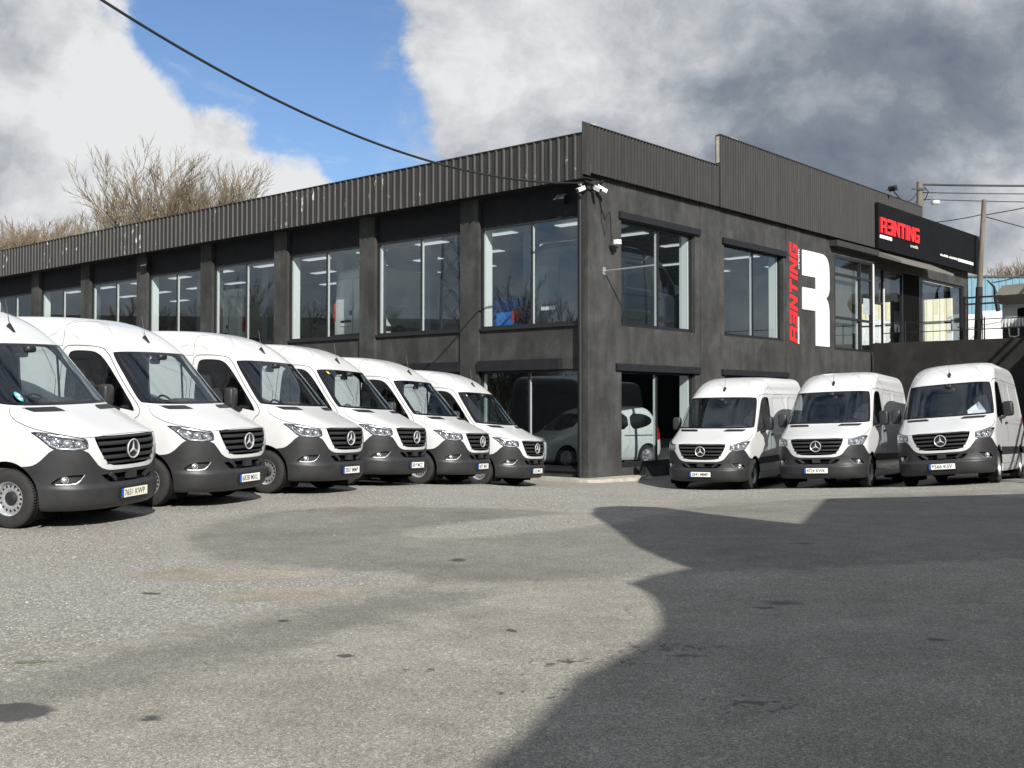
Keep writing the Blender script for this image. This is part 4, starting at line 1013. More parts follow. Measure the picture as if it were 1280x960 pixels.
def vl(d): return lambda x, y: (11.79 - y * .57 , d, 3.66 + (x + .16 * y) * kz2)
letters(ws_, 'letter_red', WD, vl(-.002), vl(-.035))
b = MB(); b.box(11.83, 11.90, -.03, -.002, 3.66, 4.58); b.build('white_bar', ['letter_white'], ws_)
me = font_mesh('credit', 'small_lettering', .15, 'letter_white', .70, bold=.002, mtx=Matrix.Translation((11.96, -.022, 6.22)) @ Matrix(((0, -1, 0, 0), (0, 0, -1, 0), (1, 0, 0, 0), (0, 0, 0, 1)))); link('small_lettering', me, ws_)
RP = [(12.18, 6.92), (13.55, 6.92), (13.8, 6.91), (13.98, 6.86), (14.1, 6.79), (14.19, 6.68), (14.25, 6.52), (14.28, 6.3), (14.28, 5.74), (14.25, 5.6), (14.17, 5.48), (14.0, 5.37), (14.12, 5.28), (14.2, 5.16), (14.25, 5.0), (14.26, 4.85), (14.26, 3.65), (13.19, 3.65), (13.19, 4.87), (12.18, 4.87), (12.18, 5.63), (13.2, 5.63), (13.2, 6.04), (12.18, 6.04)]
b = MB(); b.prism(RP, lambda x, z: (x, -.002, z), lambda x, z: (x, -.03, z))
tagp(b.build('big_letter', ['letter_white'], None), 'big white initial on the dark wall between the window and the vertical red word', 'lettering').matrix_world = BM

# vehicles indoors
def recolour(o, frm, to):
    for c in [o] + list(o.children_recursive):
        if c.type == 'MESH':
            for i, sl in enumerate(c.material_slots):
                if sl.material and sl.material.name == frm: sl.link = 'OBJECT'; sl.material = M[to]
def inside(o, a, b_, z, name, lab, cat, grp=None, yaw=221.0):
    o.name = name; p = W(a, b_, z); o.matrix_world = pose(p.x, p.y, p.z, yaw, 0, 0); tagp(o, lab, cat)
    if grp: o['group'] = grp
    elif 'group' in o: del o['group']
inside(SHOW[0], 1.25 + 5.95, 10.75, 3.42, 'panel_van', 'white panel van upstairs with its rear doors against the third window from the corner', 'van', 'vans inside the upper showroom')
inside(SHOW[1], 2.3 + 5.95, 19.3, 3.42, 'panel_van', 'white panel van upstairs behind the fifth window from the corner', 'van', 'vans inside the upper showroom')
inside(SHOW[2], .95 + 5.95, 1.75, 3.42, 'panel_van', 'dark panel van upstairs seen from behind in the corner window', 'van', 'vans inside the upper showroom')
recolour(SHOW[2], 'van_white', 'van_dark')
mpv.matrix_world = pose(.354, 31.80, -.25, 57.6, 0, 0); tagp(mpv, 'white people carrier parked inside behind the ground floor corner windows', 'people carrier')
inside(blue_car, 6.0, 4.9, 3.42, 'hatchback', 'blue car upstairs seen from behind beside the corner window', 'car'); recolour(blue_car, 'van_white', 'tarp_blue')
blue_car.scale = (.95, 1.0, .80)
# ------------------------------------------------------------------ ground
WPTS = []
for o in VANS:
    for x in (AX, AXR):
        for y in (-.86, .86): WPTS.append(tuple(o.matrix_world @ Vector((x, y, -.002))))
anch = [(x, y, 0.0) for x in (-9, -5, -1, 3, 7, 11) for y in (-2, 3, 8)] + [(4, 12, 0), (0.5, 14, -.01), (5, 17, -.08), (9, 17, -.03), (13, 19, .08), (12, 12, .02), (2.5, 20, -.15), (1.98, 28.6, -.42), (4.2, 29.5, -.48), (0.2, 30.2, -.40), (-3.5, 33.4, -.28), (-9, 38, -.1), (-18, 46, 0), (-14, 16, .06), (-20, 24, .05), (16, 26, .15), (13, 33, -.1), (20, 20, .2), (30, 10, .1), (-30, 10, 0), (-30, 50, 0), (0, 60, 0), (40, 50, 0)]
CP = np.array(WPTS + anch)
def tps_k(r): return np.where(r > 0, r * r * np.log(np.maximum(r, 1e-9)), 0)
nC = len(CP); K = tps_k(np.hypot(CP[:, None, 0] - CP[None, :, 0], CP[:, None, 1] - CP[None, :, 1])) + .25 * np.eye(nC)
Pm = np.c_[np.ones(nC), CP[:, :2]]; Am = np.block([[K, Pm], [Pm.T, np.zeros((3, 3))]]); cf = np.linalg.solve(Am, np.r_[CP[:, 2], 0, 0, 0])
def gz(x, y):
    x = np.asarray(x, float); y = np.asarray(y, float); sh = x.shape; x = x.ravel(); y = y.ravel()
    r = np.hypot(x[:, None] - CP[None, :, 0], y[:, None] - CP[None, :, 1]); z = tps_k(r) @ cf[:nC] + cf[nC] + cf[nC + 1] * x + cf[nC + 2] * y
    d = np.hypot(x, y - 18); k = np.clip((d - 22) / 25, 0, 1); k = k * k * (3 - 2 * k)
    return (np.clip(z, -.7, .6) * (1 - k)).reshape(sh)
def axis_pts(lo, hi, step, far, n):
    m = np.arange(lo, hi + 1e-6, step); t = np.linspace(0, 1, n + 1)[1:] ** 2.4
    return np.concatenate([(lo - (far + lo) * t)[::-1] if lo < 0 else (lo - far * t)[::-1], m, hi + (far - hi) * t])
xs = axis_pts(-13, 15, .085, 700, 26); ys = axis_pts(2.5, 31, .085, 900, 26)
X, Y = np.meshgrid(xs, ys); nx, ny = len(xs), len(ys)
Z = gz(X, Y)
def pset(poly, it=2): return -sdf(chaikin(poly, it), X.ravel(), Y.ravel()).reshape(X.shape)   # positive inside
gravel = pset([(-13, -2), (-4.2, 4.6), (-2.82, 6.15), (-2.65, 6.85), (-2.33, 7.4), (-1.82, 8.18), (-1.3, 9.06), (-.94, 9.69), (-.94, 10.11), (-1.6, 10.16), (-2.34, 10.52), (-3.14, 10.95), (-3.73, 12.23), (-4.1, 14.1), (-3.5, 15.6), (-2.83, 16.45), (-1.71, 17.1), (0.12, 17.1), (1.2, 16.0), (1.5, 15.0), (.66, 14.1), (-.2, 13.2), (-.9, 12.9), (-1.3, 13.4), (-.6, 14.6), (.3, 15.6), (1.1, 16.1), (2.2, 17.6), (3.35, 20.28), (6.0, 21.6), (9, 21.3), (14, 22.5), (40, 30), (40, 120), (-90, 120), (-90, -2)], 1)
tan1 = pset([(-2.9, 9.6), (-2.0, 9.75), (-1.45, 10.0), (-1.9, 10.25), (-3.2, 10.4), (-3.6, 10.05)])
tan2 = pset([(-2.15, 8.55), (-1.5, 8.75), (-1.15, 9.1), (-1.35, 9.4), (-2.0, 9.25), (-2.5, 8.9)])
mask = np.clip(.5 + gravel * .8, 0, 1)
mask = np.minimum(mask, np.clip(.5 - np.maximum(tan1, tan2) * 1.6, .15, 1))
dirt = np.clip(.5 + np.maximum(tan1, tan2) * 2.5, 0, 1)
moss = np.exp(-(((X + 2.82) / .22) ** 2 + ((Y - 6.57) / .10) ** 2)) + .5 * np.exp(-(((X + 2.45) / .3) ** 2 + ((Y - 6.9) / .12) ** 2)) + .6 * np.exp(-(((X + 1.15) / .12) ** 2 + ((Y - 9.0) / .25) ** 2)) + .5 * np.exp(-(((X + 2.4) / .12) ** 2 + ((Y - 8.75) / .25) ** 2))
VV = np.c_[X.ravel(), Y.ravel(), Z.ravel()]
idx = np.arange(nx * ny).reshape(ny, nx); FF = np.stack([idx[:-1, :-1], idx[:-1, 1:], idx[1:, 1:], idx[1:, :-1]], -1).reshape(-1, 4)
me = bpy.data.meshes.new('ground'); me.vertices.add(len(VV)); me.vertices.foreach_set('co', VV.ravel())
me.loops.add(FF.size); me.loops.foreach_set('vertex_index', FF.ravel().astype(np.int32)); me.polygons.add(len(FF))
me.polygons.foreach_set('loop_start', np.arange(0, FF.size, 4, dtype=np.int32)); me.polygons.foreach_set('loop_total', np.full(len(FF), 4, dtype=np.int32))
me.update(calc_edges=True); me.polygons.foreach_set('use_smooth', np.ones(len(FF), dtype=bool))
tong = pset([(-3.9, 13.0), (-3.6, 15.2), (-2.83, 16.3), (-1.71, 16.9), (0.1, 16.9), (.9, 16.2), (.2, 15.4), (-.7, 14.5), (-1.4, 13.5), (-1.0, 12.7), (-.2, 13.0), (.7, 14.0), (1.6, 15.0), (3.2, 18.5), (6, 20.5), (9, 20.5), (9, 12), (2.0, 10.2), (-.2, 9.4), (-1.0, 9.9), (-1.6, 10.3), (-2.3, 10.7), (-3.1, 11.1)], 1)
edge_ = pset([(-3.1, 5.2), (-2.6, 6.6), (-2.2, 7.2), (-1.75, 7.9), (-1.2, 8.7), (-.8, 9.3), (0, 9.0), (-.6, 8.2), (-1.2, 7.2), (-1.9, 6.3), (-2.6, 5.2)], 1)
tong = np.clip(.5 + np.maximum(tong, edge_) * .9, 0, 1)
for nm, arr in (('tongue', tong), ('gravel', mask), ('dirt', dirt), ('moss', np.clip(moss, 0, 1))):
    at = me.attributes.new(nm, 'FLOAT', 'POINT'); at.data.foreach_set('value', arr.ravel().astype(np.float32))
m = bpy.data.materials.new('ground'); m.use_nodes = True; t = NT(m.node_tree); bs = t.n['Principled BSDF']
g = t.node('ShaderNodeNewGeometry').outputs['Position']
def attr(nm): a = t.node('ShaderNodeAttribute', attribute_name=nm); return a.outputs['Fac']
ed = t.noise(g, 3.2, 6, .65); ed2 = t.noise(g, 14, 4, .6)
gm = t.mr(t.math('ADD', attr('gravel'), t.math('ADD', t.math('MULTIPLY', t.math('SUBTRACT', ed, .5), .9), t.math('MULTIPLY', t.math('SUBTRACT', ed2, .5), .45))), .42, .58)
big = t.noise(g, .55, 5, .6); mid_ = t.noise(g, 2.4, 5, .6); grain = t.noise(g, 150, 3, .7); spk = t.noise(g, 60, 4, .75)
asp = t.ramp(t.math('ADD', t.math('MULTIPLY', big, .6), t.math('MULTIPLY', mid_, .4)), [(.36, (.265, .247, .210)), (.5, (.355, .333, .287)), (.64, (.445, .420, .366))])
g60 = t.noise(g, 75, 4, .8)
asp = t.mix(t.mr(grain, .38, .62), t.mix(1.0, asp, (.56, .56, .56), 'MULTIPLY'), t.mix(1.0, asp, (1.22, 1.22, 1.22), 'MULTIPLY'))
asp = t.mix(t.mr(g60, .42, .60, .55, 0), asp, t.mix(1.0, asp, (.62, .62, .62), 'MULTIPLY'))
asp = t.mix(t.mr(t.noise(g, 1.1, 6, .7), .42, .62, 0, .45), asp, t.mix(1.0, asp, (.80, .79, .77), 'MULTIPLY'))
asp = t.mix(t.mr(spk, .64, .72, 0, .45), asp, (.40, .38, .335))
vor = t.node('ShaderNodeTexVoronoi'); vor.inputs['Scale'].default_value = 52; t.set(vor.inputs['Vector'], g)
vor2 = t.node('ShaderNodeTexVoronoi'); vor2.inputs['Scale'].default_value = 78; t.set(vor2.inputs['Vector'], g)
sep2 = t.node('ShaderNodeSeparateColor'); t.set(sep2.inputs[0], vor2.outputs['Color'])
agg = t.ramp(sep2.outputs[1], [(0.0, (.62, .62, .62)), (.5, (.95, .95, .95)), (.88, (1.12, 1.12, 1.11)), (1.0, (1.55, 1.54, 1.50))])
asp = t.mix(1.0, asp, agg, 'MULTIPLY')
old = t.mr(t.math('ADD', t.math('MULTIPLY', attr('tongue'), 1.0), t.math('ADD', t.math('MULTIPLY', t.math('SUBTRACT', ed, .5), .9), t.math('MULTIPLY', t.math('SUBTRACT', ed2, .5), .6))), .38, .66, 0, .85)
asp = t.mix(old, asp, t.mix(1.0, asp, (.66, .68, .69), 'MULTIPLY'))
sepv = t.node('ShaderNodeSeparateColor'); t.set(sepv.inputs[0], vor.outputs['Color'])
stone = t.ramp(sepv.outputs[0], [(0.0, (.22, .21, .185)), (.35, (.34, .328, .298)), (.7, (.44, .425, .388)), (1.0, (.58, .565, .52))])
stone = t.mix(t.mr(vor.outputs['Distance'], .25, .62, 0, .7), stone, (.17, .16, .142))
gcol = t.mix(t.mr(big, .35, .65, 0, .6), stone, t.mix(1.0, stone, (.86, .83, .78), 'MULTIPLY'))
col = t.mix(gm, asp, gcol)
dm = t.mr(t.math('ADD', attr('dirt'), t.math('MULTIPLY', t.math('SUBTRACT', ed, .5), .8)), .45, .65, 0, .75)
col = t.mix(dm, col, t.mix(1.0, asp, (1.10, 1.05, .93), 'MULTIPLY'))
mm = t.mr(t.math('ADD', t.math('MULTIPLY', attr('moss'), .8), t.math('MULTIPLY', t.math('SUBTRACT', t.noise(g, 28, 5, .75), .5), 2.2)), .40, .75, 0, .8)
col = t.mix(mm, col, (.085, .095, .022))
ck = t.node('ShaderNodeTexVoronoi', feature='DISTANCE_TO_EDGE'); ck.inputs['Scale'].default_value = .42
cw = t.node('ShaderNodeTexNoise', i_Scale=1.6, i_Detail=6.0); t.set(cw.inputs['Vector'], g)
t.set(ck.inputs['Vector'], t.vmath('ADD', g, t.vmath('MULTIPLY', t.vmath('SUBTRACT', cw.outputs['Color'], (.5, .5, .5)), (1.4, 1.4, 0))))
crk = t.math('MULTIPLY', t.mr(ck.outputs[0], .0, .006, 1, 0), t.mr(t.noise(g, .35, 2, .5), .50, .60, 0, .55))
crk = t.math('MULTIPLY', crk, t.math('SUBTRACT', 1.0, gm))
col = t.mix(crk, col, (.06, .056, .05))
# oil spots and damp marks scattered over the yard
p2 = t.vmath('MULTIPLY', g, (1, 1, 0)); wv = t.node('ShaderNodeTexNoise', i_Scale=9.0, i_Detail=4.0); t.set(wv.inputs['Vector'], p2)
wp = t.vmath('ADD', p2, t.vmath('MULTIPLY', t.vmath('SUBTRACT', wv.outputs['Color'], (.5, .5, .5)), (.16, .16, 0)))
def spot(cx, cy, rx, ry, soft=.25):
    d = t.vmath('LENGTH', t.vmath('MULTIPLY', t.vmath('SUBTRACT', wp, (cx, cy, 0)), (1 / rx, 1 / ry, 0)), out=1)
    return t.mr(d, 1.0, 1.0 - soft, 0, 1)
acc = None
for s_ in ((-2.48, 5.50, .26, .20), (-.53, 10.95, .10, .16, .5), (-1.62, 7.85, .07, .07), (-1.0, 6.75, .06, .05), (.0, 7.5, .07, .06), (2.07, 8.55, .22, .16, .8), (1.9, 8.35, .12, .08, .7), (-1.75, 5.4, .10, .06, .8), (2.5, 4.75, .07, .05, .6), (1.05, 6.75, .16, .05, .8), (2.75, 7.2, .1, .07, .6), (-2.9, 9.0, .1, .06), (3.2, 12.3, .2, .12, .6)):
    v = spot(*s_); acc = v if acc is None else t.math('MAXIMUM', acc, v)
spl = t.noise(p2, 11, 5, .72); zone = t.math('MAXIMUM', t.math('MAXIMUM', spot(1.23, 5.66, .55, .34, .9), spot(.35, 6.6, .9, .25, .9)), spot(1.0, 7.0, .8, .35, .9))
acc = t.math('MAXIMUM', acc, t.mr(t.math('ADD', spl, t.math('MULTIPLY', zone, .17)), .69, .72))
spl2 = t.noise(t.vmath('ADD', p2, (5.3, 2.1, 0)), 15, 3, .6); zone2 = t.math('MAXIMUM', t.math('MAXIMUM', spot(-.35, 6.35, .9, .22, .9), spot(.2, 5.9, .7, .3, .9)), spot(.75, 6.6, .5, .2, .9))
acc = t.math('MAXIMUM', acc, t.mr(t.math('ADD', spl2, t.math('MULTIPLY', zone2, .12)), .72, .74))
fleck = t.noise(p2, 5.5, 6, .75); acc = t.math('MAXIMUM', acc, t.mr(fleck, .735, .76, 0, .8))
col = t.mix(t.math('MULTIPLY', acc, .86), col, (.035, .034, .034))
wht = t.noise(t.vmath('ADD', p2, (31, 7, 0)), 16, 3, .6); col = t.mix(t.mr(wht, .845, .855, 0, .5), col, (.55, .54, .5))
t.set(bs.inputs['Base Color'], col); t.set(bs.inputs['Roughness'], t.math('SUBTRACT', .92, t.math('MULTIPLY', acc, .25)))
bn = t.node('ShaderNodeBump'); bn.inputs['Strength'].default_value = .75; bn.inputs['Distance'].default_value = .009
hgt = t.math('ADD', t.math('MULTIPLY', t.math('SUBTRACT', 1.0, vor.outputs['Distance']), t.math('MULTIPLY', gm, .9)), t.math('ADD', t.math('MULTIPLY', grain, .28), t.math('MULTIPLY', mid_, .5)))
t.set(bn.inputs['Height'], hgt); t.set(bs.inputs['Normal'], bn.outputs[0])
M['ground'] = m; me.materials.append(m); link('ground', me, None, kind='structure')
# loose stones on the gravel
ico = [(0, 0, 1), (.9, 0, .3), (.28, .85, .3), (-.72, .53, .3), (-.72, -.53, .3), (.28, -.85, .3), (0, 0, -.5)]
icf = [(0, 1, 2), (0, 2, 3), (0, 3, 4), (0, 4, 5), (0, 5, 1), (6, 2, 1), (6, 3, 2), (6, 4, 3), (6, 5, 4), (6, 1, 5)]
V = []; F = []
cand = np.c_[rng.uniform(-8, 10, 90000), rng.uniform(4, 27, 90000)]
from_grid = lambda P, A_: A_[np.clip(np.searchsorted(ys, P[:, 1]), 0, ny - 1), np.clip(np.searchsorted(xs, P[:, 0]), 0, nx - 1)]
mk = from_grid(cand, mask); cand = cand[(rng.random(len(cand)) < .004 + .30 * (mk > .6)) & (mk > -1)][:16000]
zc_ = gz(cand[:, 0], cand[:, 1])
for (x, y), z in zip(cand, zc_):
    s_ = rng.uniform(.005, .013) * (1.5 if rng.random() < .05 else 1); an = rng.uniform(0, 6.28); c, q = math.cos(an), math.sin(an); k = len(V); st = rng.uniform(.6, 1.2)
    V += [(x + s_ * (p[0] * c - p[1] * st * q), y + s_ * (p[0] * q + p[1] * st * c), z + s_ * .7 * p[2]) for p in ico]; F += [(a + k, b_ + k, d + k) for a, b_, d in icf]
mat('gravel', (.38, .365, .33), .9, var=.6, vscale=30)
link('gravel', mesh('gravel', V, F, 'gravel'), None, kind='stuff')
# kerb at the building corner
kp = chaikin([(-.62, 7.5), (-.62, -.05), (-.50, -.50), (.0, -.64), (1.75, -.64), (1.98, -.5), (1.98, -.02), (.0, -.02), (-.02, .0), (-.02, 7.5)], 1)
b = MB(); b.prism([tuple(p) for p in kp], lambda x, y: (x, y, -1.0), lambda x, y: (x, y, -.35)); o = b.build('kerb', ['concrete_pale'], None, kind='structure'); o.matrix_world = BM

# ------------------------------------------------------------------ terrace, retaining wall, railing
b = MB(); b.box(18.25, 95, -70, 60, -1.6, 3.9); o = b.build('terrace', ['concrete_pale'], None, kind='structure'); o.matrix_world = BM
b = MB(); b.box(18.0, 18.24, -70, -.004, -1.6, 3.94); o = tagp(b.build('retaining_wall', ['render_terrace'], None), 'tall dark rendered retaining wall behind the right hand vans', 'wall'); o.matrix_world = BM
rl_ = empty('railing', matrix=BM, label='thin dark wire railing along the top of the retaining wall', cat='railing')
for z in (4.32, 4.68): b = MB(); b.tube([(18.3, -.3, z), (18.3, -40, z)], .017, 5); b.build('rail', ['frame_black'], rl_)
for i in range(14): b = MB(); b.box(18.28, 18.32, -1.2 - 2.9 * i, -1.16 - 2.9 * i, 3.93, 4.75); b.build('post', ['frame_black'], rl_)
gt = empty('gate', matrix=BM, label='dark steel gate between the building end and the parked lorry cab', cat='gate')
for z in (6.0, 5.73, 4.2): b = MB(); b.box(24, 24.06, -2.9, -1.35, z, z + .07); b.build('rail', ['frame_black'], gt)
for y in (-1.42, -2.0): b = MB(); b.box(23.98, 24.08, y - .05, y + .05, 3.9, 6.1); b.build('post', ['frame_black'], gt)
# lorry cab seen from behind
lr = empty('lorry', W(26.5, -3.25, 3.9), (0, 0, math.atan2(VA.y, VA.x) - R_(8)), label='pale grey lorry cab with an olive roof deflector parked on the terrace', cat='lorry')
b = MB(); b.box(0, 1.7, -1.15, 1.15, .95, 2.1); b.build('cab', ['truck_grey'], lr)
b = MB(); b.add([(-.25, -1.12, 2.0), (-.25, 1.12, 2.0), (-.55, 1.22, 2.35), (-.55, -1.22, 2.35), (-.2, -1.12, 2.86), (-.2, 1.05, 2.80), (1.4, -1.1, 2.55), (1.4, 1.1, 2.55), (1.4, -1.1, 2.0), (1.4, 1.1, 2.0)], [(0, 1, 2, 3), (3, 2, 5, 4), (4, 5, 7, 6), (6, 7, 9, 8), (8, 9, 1, 0), (1, 9, 7, 5, 2), (0, 3, 4, 6, 8)]); b.build('deflector', ['tarp_olive'], lr)
b = MB(); b.sq((-.005, -.15, 1.62), (.04, 1.3, .40), .3, 16); b.build('rear_window', ['black_void'], lr, 50)
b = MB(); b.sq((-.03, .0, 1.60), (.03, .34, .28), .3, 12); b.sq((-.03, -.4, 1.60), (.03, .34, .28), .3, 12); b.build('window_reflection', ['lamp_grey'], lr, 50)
for i in range(15): b = MB(); b.box(-.14, -.08, 1.08 - .15 * i, 1.14 - .15 * i, 1.02, 1.36); b.build('rack_bar', ['white_plastic'], lr)
b = MB(); b.box(-.15, -.07, -1.15, 1.15, .95, 1.015); b.box(-.1, 1.7, -1.1, 1.1, .45, .94); b.build('chassis', ['black_plastic'], lr)
b = MB(); b.tube([(-.25, .75, .98), (-.25, .72, .62), (-.25, .5, .58), (-.25, .34, .62), (-.25, .34, .98)], .035, 6); b.build('hook', ['white_plastic'], lr, 60)
for sd in (1, -1): b = MB(); b.lathe([(.001, -.14), (.42, -.14), (.48, -.1), (.48, .1), (.42, .14), (.001, .14)], 24, 'y', (.9, sd * .95, .48)); b.build('wheel', ['rubber'], lr, 40)
# white delivery lorry further back
dl = empty('box_lorry', (24.2, 57, 3.9), (0, 0, R_(-25)), label='white box lorry with a blue slash parked behind the utility pole', cat='lorry')
b = MB(); b.box(0, 5.2, -1.1, 1.1, .95, 2.45); b.build('box', ['white_plastic'], dl)
b = MB(); b.box(0, 5.2, -1.0, 1.0, .5, .94); b.build('chassis', ['black_plastic'], dl)
for i in range(7): b = MB(); b.box(.2 + .7 * i, .62 + .7 * i, -1.08, -1.0, .5, .9); b.build('side_guard', ['white_plastic'], dl)
b = MB()
for u, wd, z0, z1 in ((2.5, .25, 2.05, 2.3), (3.0, .3, 2.0, 2.3), (3.5, .34, 2.02, 2.3), (4.1, .3, 2.0, 2.25)): b.box(u, u + wd, -1.112, -1.102, z0, z1)
b.build('side_lettering', ['black_plastic'], dl)
b = MB(); b.box(2.7, 4.2, -1.111, -1.102, 1.72, 1.82); b.build('stripe', ['amber'], dl)
b = MB(); b.add([(1.0, -1.106, 1.9), (1.7, -1.106, 1.9), (2.15, -1.106, 2.4), (1.75, -1.106, 2.4)], [(0, 1, 2, 3)]); b.build('slash', ['plate_blue'], dl, fix=False)
b = MB(); b.box(-1.7, -.05, -1.05, 1.05, .6, 2.3); b.build('cab', ['white_plastic'], dl)
b = MB(); b.box(-1.5, -.7, -1.06, 1.06, 1.5, 2.1); b.build('window', ['black_void'], dl)
for x in (-1.0, 3.9):
    for sd in (1, -1): b = MB(); b.lathe([(.001, -.13), (.4, -.13), (.45, -.1), (.45, .1), (.4, .13), (.001, .13)], 20, 'y', (x, sd * .9, .45)); b.build('wheel', ['rubber'], dl, 40)
SHOW[3].matrix_world = pose(26.5, 70.5, 4.3, -78, 0, 0); tagp(SHOW[3], 'white panel van on the terrace seen through the entrance glass', 'van')
# sheds behind
def shed(name, m, x0, x1, y0, y1, z0, z1, lab, pitch=.35, ridge=0, openings=()):
    r = empty(name, (0, 0, 0), label=lab, cat='building')
    V = []; F = []; n = int((x1 - x0) / pitch); b = MB(); pts = []
    for i in range(n):
        u = x0 + i * (x1 - x0) / n; s_ = (x1 - x0) / n; pts += [(u, 0), (u + s_ * .55, 0), (u + s_ * .7, .05), (u + s_ * .85, .05)]
    pts.append((x1, 0)); k = len(pts)
    V = [(u, y0 - d, z0) for u, d in pts] + [(u, y0 - d, z1 + ridge * (1 - abs((u - (x0 + x1) / 2) / ((x1 - x0) / 2)))) for u, d in pts]
    b.add(V, [(i, i + 1, k + i + 1, k + i) for i in range(k - 1)]); b.build('front_wall', [m], r)
    b = MB(); b.box(x0, x1, y0 + .06, y1, z0, z1 - .02); b.build('body', [m], r)
    b = MB()
    if ridge:
        xm = (x0 + x1) / 2; b.prism([(x0 - .3, z1 - .05), (xm, z1 + ridge), (x1 + .3, z1 - .05), (x1 + .3, z1 + .12), (xm, z1 + ridge + .2), (x0 - .3, z1 + .12)], lambda x, z: (x, y0 - .3, z), lambda x, z: (x, y1 + .2, z))
    else: b.box(x0 - .1, x1 + .1, y0 - .12, y1, z1 + .001, z1 + .16)
    b.build('roof', ['roof_dark'], r); return r
shed('blue_shed', 'blue_sheet', 36.9, 75, 90, 110, 3, 12.0, 'pale blue corrugated shed behind the lorry cab at the right edge', .55)
shed('cream_shed', 'cream_sheet', 17, 30.8, 76, 90, 3, 10.5, 'cream corrugated building seen through the entrance glass', .45)
# neighbouring buildings beside and behind the camera: they throw the big shadow and show in the glass
out = [(2.12, -22.0), (2.12, -8.32), (3.19, -4.8), (3.32, -4.52), (3.68, -3.29), (4.07, -2.58), (4.22, -2.22), (4.34, -1.83), (4.42, -1.06), (4.42, -0.53), (4.3, -0.02), (4.57, 0.43), (4.97, 0.88), (4.82, 1.48), (4.64, 2.62), (4.59, 4.33), (4.47, 6.36), (4.64, 7.76), (5.1, 8.17), (5.71, 8.03), (6.23, 6.72), (6.79, 5.59), (7.12, 5.08), (9.07, 10.38), (34, 10.43), (34, -22.0)]
nb = empty('neighbour_warehouse', (0, 0, 0), label='tall grey warehouse right beside the camera outside the picture', cat='building')
b = MB(); b.prism(out, lambda x, y: (x, y, -.5), lambda x, y: (x, y, 6.0)); b.build('wall', ['grey_sheet'], nb)
sl = empty('ramp_parapet', (0, 0, 0), label='sloping ramp wall with two handrails to the right outside the picture', cat='wall')
E_ = Vector((.463, .827, .32)); A_ = Vector((13.55, 18.74, 3.26)); N_ = Vector((.872, -.488, 0))
b = MB(); P0, P1 = A_ - E_ * 7, A_ + E_ * 24
b.add([(P0.x, P0.y, -.3), (P1.x, P1.y, -.3), P1, P0] + [Vector((p[0], p[1], p[2])) + N_ * .3 for p in ((P0.x, P0.y, -.3), (P1.x, P1.y, -.3), P1, P0)], [(0, 1, 2, 3), (7, 6, 5, 4), (0, 4, 5, 1), (1, 5, 6, 2), (2, 6, 7, 3), (3, 7, 4, 0)]); b.build('wall', ['grey_sheet'], sl)
for h_ in (.60, .97): b = MB(); u_ = Vector((0, 0, h_)); b.tube([P0 + u_, P1 + u_], .055, 8); b.build('rail', ['galv'], sl)
for k in range(13): b = MB(); q_ = P0.lerp(P1, k / 12); b.tube([q_ - Vector((0, 0, .05)), q_ + Vector((0, 0, .97))], .02, 6); b.build('post', ['galv'], sl)
r = shed('brown_shed', 'brown_sheet', -78, -50, 26, 60, -.5, 5.2, 'brown gabled shed far to the left outside the picture', .6, 3.6); 
shed('grey_shed', 'grey_sheet', -110, -60, 64, 90, -.5, 8.5, 'long grey shed far to the left outside the picture', .6)
py = empty('lattice_mast', (-60, 27.5, 0), label='steel lattice mast far to the left that shows as a reflection in the windows', cat='mast')
b = MB(); hgt_ = 24
def leg(k, z): s_ = 1.1 - .03 * z; return (s_ * (1 if k in (0, 1) else -1), s_ * (1 if k in (0, 3) else -1), z)
for k in range(4): b.bar(leg(k, 0), leg(k, hgt_), .14, .14)
for z in range(0, hgt_, 2):
    for k in range(4): b.bar(leg(k, z), leg((k + 1) % 4, z + 2), .07, .07); b.bar(leg((k + 1) % 4, z), leg(k, z + 2), .07, .07)
b.build('lattice', ['galv'], py)

# ------------------------------------------------------------------ utility poles and cables
p1 = empty('utility_pole', (22.8, 62, 3.9), label='grey wooden utility pole with a street lamp rising behind the sign', cat='utility pole')
b = MB(); b.tube([(0, 0, 0), (0, 0, 10.2)], [.24, .17], 12); b.build('pole', ['pole_wood'], p1, 60)
b = MB(); b.tube([(.1, -.1, 9.2), (.45, -.2, 9.45), (.75, -.25, 9.2)], .035, 6); b.build('arm', ['galv'], p1, 60)
b = MB(); b.sq((.78, -.28, 8.98), (.55, .34, .30), .6, 14); b.build('lamp_head', ['galv'], p1, 60)
b = MB(); b.bar((-.5, -.18, 9.75), (.3, -.18, 9.75), .07, .09); b.tube([(.2, -.15, 9.9), (.42, -.2, 9.6), (.2, -.2, 9.1)], .03, 5); b.build('insulator_bar', ['cable_black'], p1)
p2_ = empty('utility_pole', (20.92, 50, 3.9), label='dark leaning utility pole standing by the end of the building', cat='utility pole')
b = MB(); b.tube([(0, 0, 0), (.12, 0, 3.0)], [.165, .15], 12); b.build('sleeve', ['pole_dark'], p2_, 60)
b = MB(); b.tube([(.12, 0, 2.9), (.37, 0, 6.95)], [.125, .10], 12); b.build('pole', ['pole_wood'], p2_, 60)
b = MB(); b.tube([(.44, -.1, 3.3), (.72, -.15, 3.0), (.80, -.15, 2.5), (.90, -.15, 1.9)], [.03, .05, .11, .10], 6); b.build('cable_joint', ['cable_black'], p2_, 60)
def cable(lab, P, rad, sag=0, n=24):
    pts = []
    for i in range(len(P) - 1):
        a, c = Vector(P[i]), Vector(P[i + 1])
        for k in range(n + (i == len(P) - 2)):
            u = k / n; q = a.lerp(c, u); q.z -= 4 * sag * u * (1 - u); pts.append(q)
    b = MB(); b.tube(pts, rad, 6); tagp(b.build('overhead_cable', ['cable_black'], None, 60), lab, 'cable', 'overhead cables')
